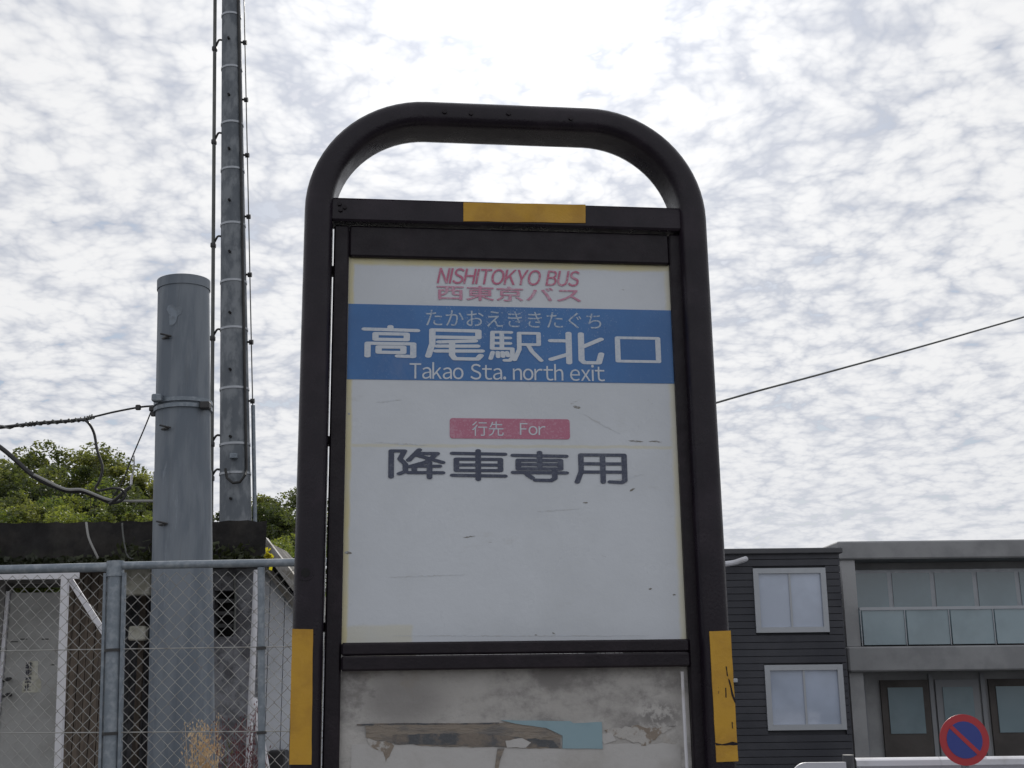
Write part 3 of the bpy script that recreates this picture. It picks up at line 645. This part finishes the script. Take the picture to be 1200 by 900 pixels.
door = sbox('door', 'door', X(6), X(73)-.004, Ys+.03, Ys+.07, .05, dz, None, .004)
sbox('door_frame', 'white_steel', X(1)+.002, X(5.5), Ys+.01, Ys+.08, .0, dz+.01)
for py in (796, 814):
    p = at(12, py, Ys+.03); b = MB(); b.tube([p+Vector((.0,.0,0)), p+Vector((0,-.05,0))], .014, 10); b.tube([p+Vector((0,-.05,0)), p+Vector((-.03,-.055,-.012))], .010, 8)
    sub(b.build('handle', 'dark_iron', None, True), door)
p = at(38, 793, Ys+.03); nw, nh = pxs(10.5, Ys), pxs(17.5, Ys)
b = MB(); b.plate([(p.x-nw, p.z-nh), (p.x+nw*1.05, p.z-nh), (p.x+nw*1.0, p.z-nh*.3), (p.x+nw*.55, p.z+nh*.1), (p.x+nw*.5, p.z+nh), (p.x-nw*.5, p.z+nh), (p.x-nw*.55, p.z-.1*nh), (p.x-nw, p.z-.3*nh)], p.y-.003, p.y+.001); notice = sub(b.build('notice', 'paper'), door)
for k, ch in enumerate('駐車禁止'):
    V, Fs = text_mesh(ch); V = (V-V.min(0))/(V.max(0)-V.min(0)); s_ = nh*.42
    b = MB()
    for q, dx in enumerate((-.003, 0, .003)): b.add([(p.x-nw*.42+s_*(v[0]-.5)+dx, p.y-.0045-.0002*q, p.z+nh*(.72-.46*k)+s_*(v[1]-.5)) for v in V], Fs)
    sub(b.build('lettering', 'ink'), door)
for px, py, wd in ((16,752,10),(28,749,8),(53,749,8),(62,779,5)):
    p = at(px, py, Ys+.03); b = MB(); b.box(p.x-pxs(wd/2,Ys), p.x+pxs(wd/2,Ys), p.y-.002, p.y+.002, p.z-.004, p.z+.004); sub(b.build('scratch', 'dark_iron'), door)
# plank wall
x0, x1 = X(73), X(128); npl = 6
for i in range(npl):
    a = x0+(x1-x0)*i/npl; e = x0+(x1-x0)*(i+1)/npl
    sbox('plank', 'plank', a+.003, e-.003, Ys+.02+random.uniform(0,.012), Ys+.05, .02, zw)
sbox('plank_backing', 'hole', x0, x1, Ys+.055, Ys+.12, 0, zw)
# dark alcove with a meter box
x0, x1 = X(128), X(182)
sbox('alcove_back', 'rock_wall', x0, x1, Ys+1.2, Ys+1.3, 0, zw); sbox('alcove_side', 'rock_wall', x0-.1, x0-.002, Ys+.125, Ys+1.2, 0, zw)
sbox('meter_box', 'paper', X(141), X(177), Ys-.12, Ys+.05, Zp(698, 160), Zp(667, 160), None, .008)
p = at(160, 742, Ys); sbox('junction_box', 'paper', p.x-.06, p.x+.06, Ys+.0, Ys+.08, p.z-.05, p.z+.05, None, .01)
for xx in (150, 168): sbox('alcove_post', 'plank', X(xx)-.02, X(xx)+.02, Ys+.3, Ys+.34, 0, zw)
# right-hand rough wall with a vent
x2 = X(300)
vz0, vz1 = Zp(746, 260), Zp(692, 260); vx0, vx1 = X(248), X(273)
sbox('wall', 'rock_wall', x1, vx0, Ys, Ys+.2, 0, zw); sbox('wall', 'rock_wall', vx1, x2, Ys, Ys+.2, 0, zw)
sbox('wall', 'rock_wall', vx0+.001, vx1-.001, Ys+.003, Ys+.2, 0, vz0); sbox('wall', 'rock_wall', vx0+.001, vx1-.001, Ys+.003, Ys+.2, vz1, zw)
sbox('vent_back', 'hole', vx0, vx1, Ys+.16, Ys+.19, vz0, vz1)
for k in range(3): sbox('vent_blade', 'dark_iron', vx0+.01, vx1-.01, Ys+.03, Ys+.05, vz0+(vz1-vz0)*(.2+.27*k), vz0+(vz1-vz0)*(.28+.27*k))
p = at(283, 690, Ys); b = MB(); b.tube([at(274,672,Ys-.02), at(276,700,Ys-.02), at(275,740,Ys-.02)], .008, 6); on(b.build('wall_cable', 'conduit', None, True), shed)
b = MB(); b.tube(catmull([at(101,612,8.1), at(104,630,8.08), at(112,648,8.08), at(118,660,8.1)], 6), .008, 6); on(b.build('fascia_wire', 'cable_grey', None, True), shed)
b = MB(); b.tube(catmull([at(143,613,8.1), at(145,632,8.08), at(150,652,8.08), at(160,655,8.09), at(176,659,8.1)], 6), .006, 6); on(b.build('fascia_wire', 'conduit', None, True), shed)
# yellow leaves at the roof corner
m = MB()
for _ in range(60):
    c = at(314+random.gauss(0,1.6), 655+random.gauss(0,4.5), 8.08); s_ = random.uniform(.012,.024); a = Vector((random.gauss(0,1),random.gauss(0,.4),random.gauss(0,1))).normalized()*s_; b = Vector((random.gauss(0,1),random.gauss(0,.6),random.gauss(0,1))).normalized()*s_
    m.add([c-a, c+b, c+a, c-b], [(0,1,2,3)])
tag(m.build('creeper_plant', 'yellowleaf'), 'small tuft of yellow leaves at the corner of the shed roof', 'plant')
# lean-to with sloping verge
Yl = 9.1
lean = thing('white_lean_to', 'white-walled lean-to with a sloping verge beside the black-edged shed', 'outbuilding', (at(330,800,Yl).x, Yl, 0))
def lon(o): return on(o, lean)
A = at(296,632,Yl); Bq = at(440,812,Yl)
xs = [at(x, 760, Yl).x for x in np.linspace(296, 440, 9)]
ztop_at = lambda x: A.z+(Bq.z-A.z)*(x-A.x)/(Bq.x-A.x)
for i in range(8):
    x0, x1 = xs[i]+.003, xs[i+1]-.003
    m = MB(); m.plate([(x0,0),(x1,0),(x1,ztop_at(x1)-.03),(x0,ztop_at(x0)-.03)], Yl, Yl+.04); lon(m.build('wall_panel', 'white_wall'))
m = MB(); m.plate([(xs[0],0),(xs[-1],0),(xs[-1],ztop_at(xs[-1])-.05),(xs[0],ztop_at(xs[0])-.05)], Yl+.042, Yl+1.4); lon(m.build('core_wall', 'shed_wall'))
m = MB(); m.beam(at(308,634,Yl-.12), at(441,810,Yl-.12), .075, .10); lon(m.build('verge_board', 'verge'))
m = MB(); m.beam(at(302,650,Yl-.05), at(434,826,Yl-.05), .05, .05); lon(m.build('rafter', 'verge'))
dd = (Bq-A); m = MB(); m.add([A+Vector((-.02,-.15,.05)), Bq+Vector((.03,-.15,.05)), Bq+Vector((.03,1.5,.05)), A+Vector((-.02,1.5,.05)), A+Vector((-.02,-.15,.01)), Bq+Vector((.03,-.15,.01)), Bq+Vector((.03,1.5,.01)), A+Vector((-.02,1.5,.01))], [(0,1,2,3),(7,6,5,4),(0,4,5,1),(1,5,6,2),(2,6,7,3),(3,7,4,0)]); lon(m.build('roof_sheet', 'fascia'))
m = MB(); q = at(398, 600, 9.6); m.tube([(q.x, 9.6, .5), (q.x, 9.6, q.z+.12)], .03, 10); lon(m.build('service_mast', 'galv', None, True))
m = MB(); p = at(327, 888, Yl-.02); m.box(p.x-.06, p.x+.07, Yl-.18, Yl-.01, 0, at(327,890,Yl).z+.07, .01); lon(m.build('wall_box', 'dark_iron'))
# ------------------------------------------------------------------ chain-link fence
ZF = 1.93
FL = at_z(-10, 669, ZF); FR = at_z(338, 661.5, ZF); fd = (FR-FL); fd.z = 0; fu = fd.normalized()
fp = lambda s, z: Vector((FL.x, FL.y, 0)) + fu*s + Vector((0,0,z))
def spx(px, py): # distance along fence for pixel
    d = ray(px, py); n_ = Vector((-fu.y, fu.x, 0)); t = (Vector((FL.x,FL.y,0))-CP).dot(n_)/d.dot(n_); q = CP+d*t; return (q-Vector((FL.x,FL.y,0))).dot(fu), q.z
s0, s1 = -2.2, 2.9
fence = thing('chain_link_fence', 'galvanised chain-link fence with pipe top rail in front of the shed', 'fence', tuple(fp(.5,0)))
def fon(o): return on(o, fence)
lean3 = -math.tan(math.radians(2.4))                  # the whole fence leans a little along its line
fq = lambda s, z, off=0: fp(s + (z-ZF)*lean3*-1*-1, z) + Vector((-fu.y, fu.x, 0))*off
sp1 = spx(133, 700)[0]; sp2 = spx(304.5, 700)[0]
m = MB(); m.tube([fq(s0, ZF), fq(sp1-.02, ZF+.005)], .0195, 12); fon(m.build('top_rail', 'galv', None, True))
m = MB(); m.tube([fq(sp1+.02, ZF+.01), fq(s1, ZF+.003)], .0165, 12); fon(m.build('top_rail', 'galv', None, True))
for s_, r_, nm in ((sp1-2.0,.03,0),(sp1,.0300,1),(sp2,.0150,0),(sp2+1.35,.0235,0)):
    m = MB(); m.tube([fq(s_, 0), fq(s_, ZF+(.0 if nm else -.01))], r_, 16); post = fon(m.build('post', 'galv', None, True))
    if nm:
        m = MB(); m.tube([fq(s_, ZF-.035), fq(s_, ZF+.03)], r_+.006, 16); fon(m.build('post_cap', 'galv', None, True))
        for off in (-.042, .040):
            m = MB(); m.beam(fq(s_+off, 0), fq(s_+off, ZF-.02), .012, .02, tuple(Vector((-fu.y,fu.x,0)))); fon(m.build('stretcher_bar', 'galv'))
    for zz in (spx(200,761)[1], spx(200,859)[1], .5):
        m = MB(); m.tube([fq(s_, zz-.006), fq(s_, zz+.006)], r_+.006, 16); fon(m.build('clip', 'dark_iron', None, True))
for k, (py) in enumerate((761, 859, 960)):
    zz = spx(200, py)[1]; m = MB(); m.tube([fq(s0, zz, -.004), fq(sp1, zz+.004, -.004), fq(s1, zz+.006, -.004)], .0024, 5); fon(m.build('tension_wire', 'wire'))
# woven wire: each strand zigzags
m = MB(); D = .056; nz = int((ZF-.02-.06)/(D/2)); wr = .00135; WX = ((wr*1.4,0,0),(0,wr,0),(-wr*1.4,0,0),(0,-wr,0))
def strand(m, sa):
    pts = []
    for k in range(nz+1):
        z = .06+k*D/2; e = (k % 2); s_ = sa+(D/2 if e else 0)*1.06; pts.append(fq(s_, z, .0025 if e else -.0025))
    b = len(m.v)
    for p in pts:
        m.v += [tuple(p+Vector(v_)) for v_ in WX]
    for k in range(nz):
        for q in range(4): r_ = (q+1) % 4; m.f.append((b+k*4+q, b+k*4+r_, b+k*4+4+r_, b+k*4+4+q))
k = 0; sa = s0
while sa < s1: strand(m, sa); sa += D
sa = s0
while sa < s1-.05:
    pts = []; b = len(m.v)
    for k in range(nz+1):
        z = .06+k*D/2; e = k % 2; s_ = sa + (D/2 if e else D); p = fq(s_, z, -.003 if e else .003)
        m.v += [tuple(p+Vector(v_)) for v_ in WX]
    for k in range(nz):
        for q in range(4): r_ = (q+1) % 4; m.f.append((b+k*4+q, b+k*4+r_, b+k*4+4+r_, b+k*4+4+q))
    sa += D
o = fon(m.build('wire_mesh', 'wire')); o['kind'] = 'stuff'
# white braced frame behind the fence
Yg = 6.4
wf = thing('white_steel_frame', 'white steel angle frame with diagonal brace behind the chain-link fence', 'frame', (at(75,700,Yg).x, Yg, 0))
def won(o): return on(o, wf)
a = at(76.5, 676, Yg); b_ = at(68.5, 900, Yg); dd = (b_-a); g0 = a+dd*((0-a.z)/dd.z)
m = MB(); m.beam(g0, a, .034, .034); won(m.build('upright', 'white_steel'))
m = MB(); m.beam(at(-260,679,Yg), at(92,674.5,Yg-.001), .034, .030); won(m.build('top_bar', 'white_steel'))
m = MB(); m.beam(at(82,679,Yg+.035), at(127,749,Yg+.035), .030, .012); won(m.build('brace', 'white_steel'))
a2 = at(-200, 680, Yg); m = MB(); m.beam((a2.x,Yg,0), (a2.x,Yg,a2.z-.02), .034, .03); won(m.build('upright', 'white_steel'))
a2 = at(129, 750, Yg+.035); m = MB(); m.beam((a2.x,Yg+.04,0), (a2.x,Yg+.04,at(129,676,Yg).z), .02, .02); won(m.build('upright', 'galv'))
# ------------------------------------------------------------------ plants and pipe by the fence
def grass(name, label, cpx, Y, ztopm, nst, mt, spread, seeds=True):
    c = at(cpx, 880, Y); m = MB()
    for i in range(nst):
        bx = c.x+random.gauss(0, spread*.35); by = Y+random.gauss(0, spread*.35); hgt = ztopm*random.uniform(.72, 1.0); lx_ = random.gauss(0, spread*.5); ly = random.gauss(0, spread*.4)
        pts = [Vector((bx+lx_*t*t, by+ly*t*t, hgt*t)) for t in (0,.35,.7,1)]; m.tube(pts, [.003,.0026,.002,.0012], 3, False)
        if seeds:
            for k in range(46):
                t = random.uniform(.6, 1.02); p = Vector((bx+lx_*t*t, by+ly*t*t, hgt*t)) + Vector((random.gauss(0,.014),random.gauss(0,.014),random.gauss(0,.012)))
                a = Vector((random.gauss(0,.4),random.gauss(0,.4),1)).normalized()*random.uniform(.006,.013); b = Vector((1,random.gauss(0,.5),random.gauss(0,.5))).normalized()*.0035
                m.add([p-a, p+b, p+a, p-b], [(0,1,2,3)])
    return tag(m.build(name, mt), label, 'plant')
zg = at(240, 846, 6.3).z
grass('dry_grass', 'clump of dry golden seeding grass at the foot of the thick pole', 240, 6.3, zg, 46, 'straw', .075)
grass('red_stemmed_weed', 'dark red weed growing beside the leaning white pipe', 286, 6.6, at(286, 822, 6.6).z, 26, 'redstem', .11)
grass('green_weed', 'thin green stalk between the dry grass and the red weed', 268, 6.2, at(268, 866, 6.2).z, 3, 'greenstem', .03)
pA = at(297, 818, 6.9); pB = at(309, 885, 6.9); dd = pB-pA; pe = pA+dd*((0-pA.z)/dd.z)
m = MB(); m.tube([pA, pe], .021, 12); tag(m.build('leaning_pipe', 'white_steel', None, True), 'pale pipe leaning behind the chain-link fence beside the lean-to', 'pipe')
pA = at(299, 668, 7.6); m = MB(); m.tube([(pA.x, 7.6, 0), (pA.x+.01, 7.6, pA.z)], .019, 10); tag(m.build('upright_pipe', 'white_steel', None, True), 'upright pale downpipe in front of the rough shed wall', 'pipe')
# ------------------------------------------------------------------ trees
def tree(name, label, pxx, pyt, Y, crown_w, mt, crown_h=None, nleaf=8600, leaf=.115, group='trees beyond the shed'):
    T = at(pxx, pyt, Y); zb = max(hill_z(T.x, Y)-.3, 0); H = T.z-zb
    t = thing(name, label, 'tree', (T.x, Y, zb), group); R = crown_w/2; ch = crown_h or min(H*.72, crown_w*1.15)
    m = MB(); lean_ = random.gauss(0,.25)
    tr = [Vector((lean_*k*k*.6, 0, H*.86*k)) for k in (0,.2,.45,.7,1)]
    m.tube(tr, [max(.03*H*.6,.12), .14, .11, .07, .03], 8); cl = []
    ncl = 46
    for i in range(ncl):
        u = random.uniform(-1,1); ph = random.uniform(0, 2*math.pi); rr = random.uniform(.45, 1)**.5; q = math.sqrt(1-u*u)
        c = Vector((R*rr*q*math.cos(ph), R*rr*q*math.sin(ph), H-ch/2+ch/2*rr*u)); c.z -= random.uniform(0,.1)*ch
        cl.append((c, random.uniform(.10,.215)*crown_w*.8))
    for c, r_ in cl[:16]:
        st = tr[3] if c.z > H*.6 else tr[2]; mid = (st+c)/2+Vector((0,0,-.12)); m.tube([st, mid, c], [.05,.035,.012], 5, False)
    o = m.build('trunk', 'bark', t, True)
    # leaves
    per = nleaf//ncl; V = []; 
    for c, r_ in cl:
        d = rng.normal(size=(per,3)); d /= np.linalg.norm(d,axis=1)[:,None]; rad_ = r_*rng.uniform(.35,1,per)**.5
        p = np.array(c)+d*rad_[:,None]*np.array([1,1,.72])
        a = rng.normal(size=(per,3))*np.array([1,1,.55]); a /= np.linalg.norm(a,axis=1)[:,None]
        b = np.cross(a, rng.normal(size=(per,3))); b /= np.linalg.norm(b,axis=1)[:,None]
        s_ = leaf*rng.uniform(.6,1.25,per)[:,None]
        V.append(np.stack([p-a*s_, p+b*s_*.5, p+a*s_, p-b*s_*.5], 1).reshape(-1,3))
    V = np.concatenate(V); nq = len(V)//4
    me = bpy.data.meshes.new('crown'); me.vertices.add(len(V)); me.vertices.foreach_set('co', V.ravel()); me.loops.add(nq*4); me.polygons.add(nq)
    me.loops.foreach_set('vertex_index', np.arange(nq*4)); me.polygons.foreach_set('loop_start', np.arange(0,nq*4,4)); me.update(calc_edges=True); me.materials.append(M[mt])
    o = bpy.data.objects.new('crown', me); C.objects.link(o); o.parent = t; return t
LB = 'tall olive-green tree on the ridge behind the shed roof, left of the thick pole'
LBs = {'ridge': 'olive-green tree on the wooded ridge, its crown against the sky above the shed',
       'slope': 'leafy tree low on the slope just above the black roof edge',
       'fill': 'dark green tree deep in the wood behind the shed', 'gap': 'leafy tree seen in the gap between the shed roof and the sign'}
for x, y, Y, wd in ((-60,536,66,7),(-15,528,68,6.5),(18,520,64,5.6),(58,514,66,6),(95,516,68,5.6),(128,522,66,5.2),(155,540,64,4.4),(-110,545,70,8),(182,553,78,5),(205,560,80,5),(-170,540,66,8),(-240,548,68,9),(-320,560,70,9),(-400,575,72,9)):
    tree('ridge_tree', LBs['ridge'], x, y, Y, wd, 'leafA', group='trees on the ridge')
for x, y, Y, wd in ((0,545,60,5.5),(40,548,61,5),(85,550,60,5),(130,556,61,4.6),(168,562,66,4.6),(-50,550,60,6)):
    tree('wood_tree', LBs['fill'], x, y, Y, wd, 'leafC', group='dark trees in the wood', crown_h=6)
for i_, (x, y, Y, wd) in enumerate(((-25,588,45,4.2),(22,585,46,3.8),(62,580,47,3.8),(100,586,45,3.4),(138,584,47,3.4),(172,592,48,3.2),(205,596,46,3.4),(240,592,46,3.4),(30,570,53,4),(110,566,53,4))):
    tree('slope_tree', LBs['slope'], x, y+(i_*5 % 9)-4, Y, wd, 'BABBCABAAB'[i_] and 'leaf'+'BABBCABAAB'[i_], group='trees low on the slope', crown_h=4.2, nleaf=7600, leaf=.085)
for x, y, Y, wd, k in ((300,580,70,4.5,'leafC'),(322,574,72,4.6,'leafA'),(343,570,72,4.4,'leafA'),(365,572,74,5,'leafC'),(318,588,62,4,'leafC'),(340,590,60,4,'leafC'),(308,612,40,2.8,'leafB'),(326,608,38,3,'leafB'),(345,612,40,3,'leafB'),(336,638,34,2.6,'leafB'),(372,620,40,3.4,'leafB')):
    tree('gap_tree', LBs['gap'], x, y, Y, wd, k, group='trees in the gap beside the sign', crown_h=4.4, nleaf=6000, leaf=.11 if Y > 50 else .07)
# ------------------------------------------------------------------ buildings beyond on the right
Yb = 15.0
db = thing('dark_building', 'dark ribbed building with two small pale windows, one above the other', 'building', (at(920,800,Yb).x, Yb, 0))
def bon(o, p=db): return on(o, p)
bx0, bx1 = at(780,760,Yb).x, at(993,760,Yb).x; bz = at(900,647,Yb).z
wins = [(888,968,668,738),(895,980,782,853)]
rects = []
for a, b, c, e in wins: rects.append((at(a,700,Yb).x, at(b,700,Yb).x, at(930,e,Yb).z, at(930,c,Yb).z))
m = MB(); m.box(bx0, bx1, Yb+.12, Yb+6, 0, bz-.02); bon(m.build('wall', 'dark_clad'))
nb = 34; hb = bz/nb
for i in range(nb):
    z0, z1 = i*hb+.004, (i+1)*hb-.004
    cuts = [(bx0, bx1)]
    for (xa_, xb_, za, zb_) in rects:
        if z1 > za-.03 and z0 < zb_+.03:
            cuts = [(bx0, xa_-.03), (xb_+.03, bx1)]
    for ca, cb in cuts:
        m = MB(); m.box(ca, cb, Yb+.07-.0, Yb+.119, z0, z1); bon(m.build('cladding_board', 'dark_clad'))
m = MB(); m.box(bx0-.06, bx1+.04, Yb+.02, Yb+6.05, bz-.018, bz+.05, .01); bon(m.build('roof_edge', 'trim'))
for (xa_, xb_, za, zb_) in rects:
    m = MB(); t_ = .035
    m.box(xa_-.03, xa_+t_, Yb+.05, Yb+.11, za-.03, zb_+.03); m.box(xb_-t_, xb_+.03, Yb+.05, Yb+.11, za-.03, zb_+.03); m.box(xa_+t_, xb_-t_, Yb+.052, Yb+.108, za-.03, za+t_); m.box(xa_+t_, xb_-t_, Yb+.052, Yb+.108, zb_-t_, zb_+.03)
    wn = bon(m.build('window', 'alu'))
    for h_ in (0,1):
        xm = (xa_+xb_)/2; m = MB(); m.box(xa_+t_ if not h_ else xm+.012, xm-.012 if not h_ else xb_-t_, Yb+.085, Yb+.1, za+t_, zb_-t_); o = m.build('pane', 'pane'); o.parent = wn
    m = MB(); xm = (xa_+xb_)/2; m.box(xm-.012, xm+.012, Yb+.07, Yb+.104, za+t_, zb_-t_); o = m.build('mullion', 'alu'); o.parent = wn
m = MB(); m.tube(catmull([at(850,661,Yb-.1), at(860,659.5,Yb-.1), at(868,657,Yb-.1), at(874,655,Yb-.02)], 5), .035, 10); bon(m.build('gutter_pipe', 'rail_white', None, True))
m = MB(); m.box(at(862,798,Yb).x-.03, at(862,798,Yb).x+.03, Yb+.0, Yb+.08, at(862,800,Yb).z, at(862,795,Yb).z, .008); bon(m.build('wall_fitting', 'alu'))
Yc = 17.0
gb = thing('grey_building', 'grey two-storey building with glazed balcony above brown doors', 'building', (at(1100,800,Yc).x, Yc, 0))
gx0, gx1 = at(990,760,Yc).x, at(1430,760,Yc).x; gz = at(1100,636,Yc).z; zs1 = at(1100,757,Yc).z; zs0 = at(1100,786,Yc).z
def gbox(name, mt, px0, px1, y0, y1, pz1, pz0, Y=None, bev=0, parent=None):
    Y = Y or Yc; b = MB(); b.box(at(px0,760,Yc).x, at(px1,760,Yc).x, y0, y1, at(1100,pz0,Yc).z if pz0 is not None else 0, at(1100,pz1,Yc).z, bev); o = b.build(name, mt)
    if parent: o.parent = parent; return o
    return bon(o, gb)
gbox('wall', 'grey_wall', 992, 1430, Yc+.6, Yc+7, 640, None)
gbox('roof_edge', 'slab', 988, 1440, Yc-.1, Yc+7.1, 634, 655, bev=.02)
gbox('balcony_slab', 'slab', 990, 1436, Yc-.15, Yc+.598, 757, 786, bev=.02)
gbox('corner_pier', 'grey_wall', 992, 1008, Yc-.05, Yc+.59, 655.5, 756.5); gbox('corner_pier', 'grey_wall', 992, 1008, Yc-.05, Yc+.59, 786.5, None)
for a in (1012, 1064, 1116, 1168, 1220, 1272, 1324, 1376):
    fr = gbox('window', 'alu', a-2, a+50, Yc+.50, Yc+.585, 664, 752); gbox('pane', 'pane2', a+1, a+47, Yc+.485, Yc+.498, 668, 749, parent=fr)
    bl = gbox('balcony_panel', 'pane2', a, a+49, Yc-.06, Yc-.04, 715, 755)
gbox('handrail', 'alu', 1009, 1432, Yc-.08, Yc-.02, 711, 714.5)
for a in range(1010, 1432, 52): gbox('balcony_post', 'alu', a-1, a+.0, Yc-.075, Yc-.065, 714, 756)
for a, b, mt in ((1042,1100,'opening'),(1108,1160,'pale_panel'),(1172,1235,'opening'),(1250,1310,'pale_panel')):
    dr = gbox('door', mt, a, b, Yc+.55, Yc+.595, 797, 960); gbox('door_window', 'pane2', a+8, b-8, Yc+.535, Yc+.548, 806, 862, parent=dr)
for a in (1022, 1104, 1166): gbox('wall_strip', 'pale_panel', a-3, a+2, Yc+.56, Yc+.597, 790, 950)
# no-parking sign
Yn = 9.3
c = at(1130, 867, Yn); Rn = 29*depth(c)/F
ns = thing('no_parking_sign', 'round blue no-parking sign with a red ring and slash on a post', 'traffic sign', (c.x, Yn, 0))
def dpoly(r, n=40): return [(c.x+r*math.cos(2*math.pi*k/n), c.z+r*math.sin(2*math.pi*k/n)) for k in range(n)]
m = MB(); m.plate(dpoly(Rn), Yn-.006, Yn); on(m.build('disc', 'sign_red'), ns)
m = MB(); m.plate(dpoly(Rn*.72), Yn-.009, Yn-.005); on(m.build('blue_face', 'sign_blue'), ns)
a = math.radians(-45); dx, dz = math.cos(a)*Rn*.74, math.sin(a)*Rn*.74; wx, wz = -math.sin(a)*Rn*.085, math.cos(a)*Rn*.085
m = MB(); m.plate([(c.x-dx-wx, c.z-dz-wz), (c.x+dx-wx, c.z+dz-wz), (c.x+dx+wx, c.z+dz+wz), (c.x-dx+wx, c.z-dz+wz)], Yn-.011, Yn-.008); on(m.build('slash', 'sign_red'), ns)
m = MB(); m.tube([(c.x, Yn+.035, 0), (c.x, Yn+.035, c.z+Rn*.8)], .03, 12); on(m.build('post', 'galv', None, True), ns)
# guard rail
Yr = 10.0
gr = thing('guard_rail', 'white roadside guard rail running below the no-parking sign', 'guard rail', (at(1100,890,Yr).x, Yr, 0))
zt = at(1100, 887, Yr).z
sec = [(0,0),(-.04,-.02),(-.05,-.06),(-.01,-.10),(-.05,-.14),(-.05,-.2),(-.04,-.24),(0,-.26)]
def beamrail(xa_, xb_, name):
    m = MB()
    for x in (xa_, xb_): m.v += [(x, Yr+y, zt+z) for y, z in sec] + [(x, Yr+y+.012, zt+z) for y, z in sec]
    k = len(sec)
    for i in range(k-1): m.f += [(i, i+1, 2*k+i+1, 2*k+i), (k+i, 3*k+i, 3*k+i+1, k+i+1)]
    m.f += [(0,2*k,3*k,k), (k-1,2*k-1,4*k-1,3*k-1)]
    return on(m.build(name, 'rail_white', None, True), gr)
beamrail(at(1002,890,Yr).x, at(1100,890,Yr).x, 'rail_beam'); beamrail(at(1100.4,890,Yr).x, at(1330,890,Yr).x, 'rail_beam')
m = MB(); e0, e1 = at(926,890,Yr).x, at(990,890,Yr).x; ze = zt-.03
m.plate([(e0,ze-.2),(e1,ze-.2),(e1,ze)] + [(e0+.12+.12*math.cos(a), ze-.12+.12*math.sin(a)) for a in np.linspace(math.pi/2, math.pi, 8)], Yr-.03, Yr); on(m.build('rail_end', 'rail_white'), gr)
for px in (996, 1150, 1300):
    x = at(px,890,Yr).x; m = MB(); m.tube([(x, Yr+.05, 0), (x, Yr+.05, zt+.02)], .045, 14); on(m.build('post', 'trim' if px == 996 else 'rail_white', None, True), gr)
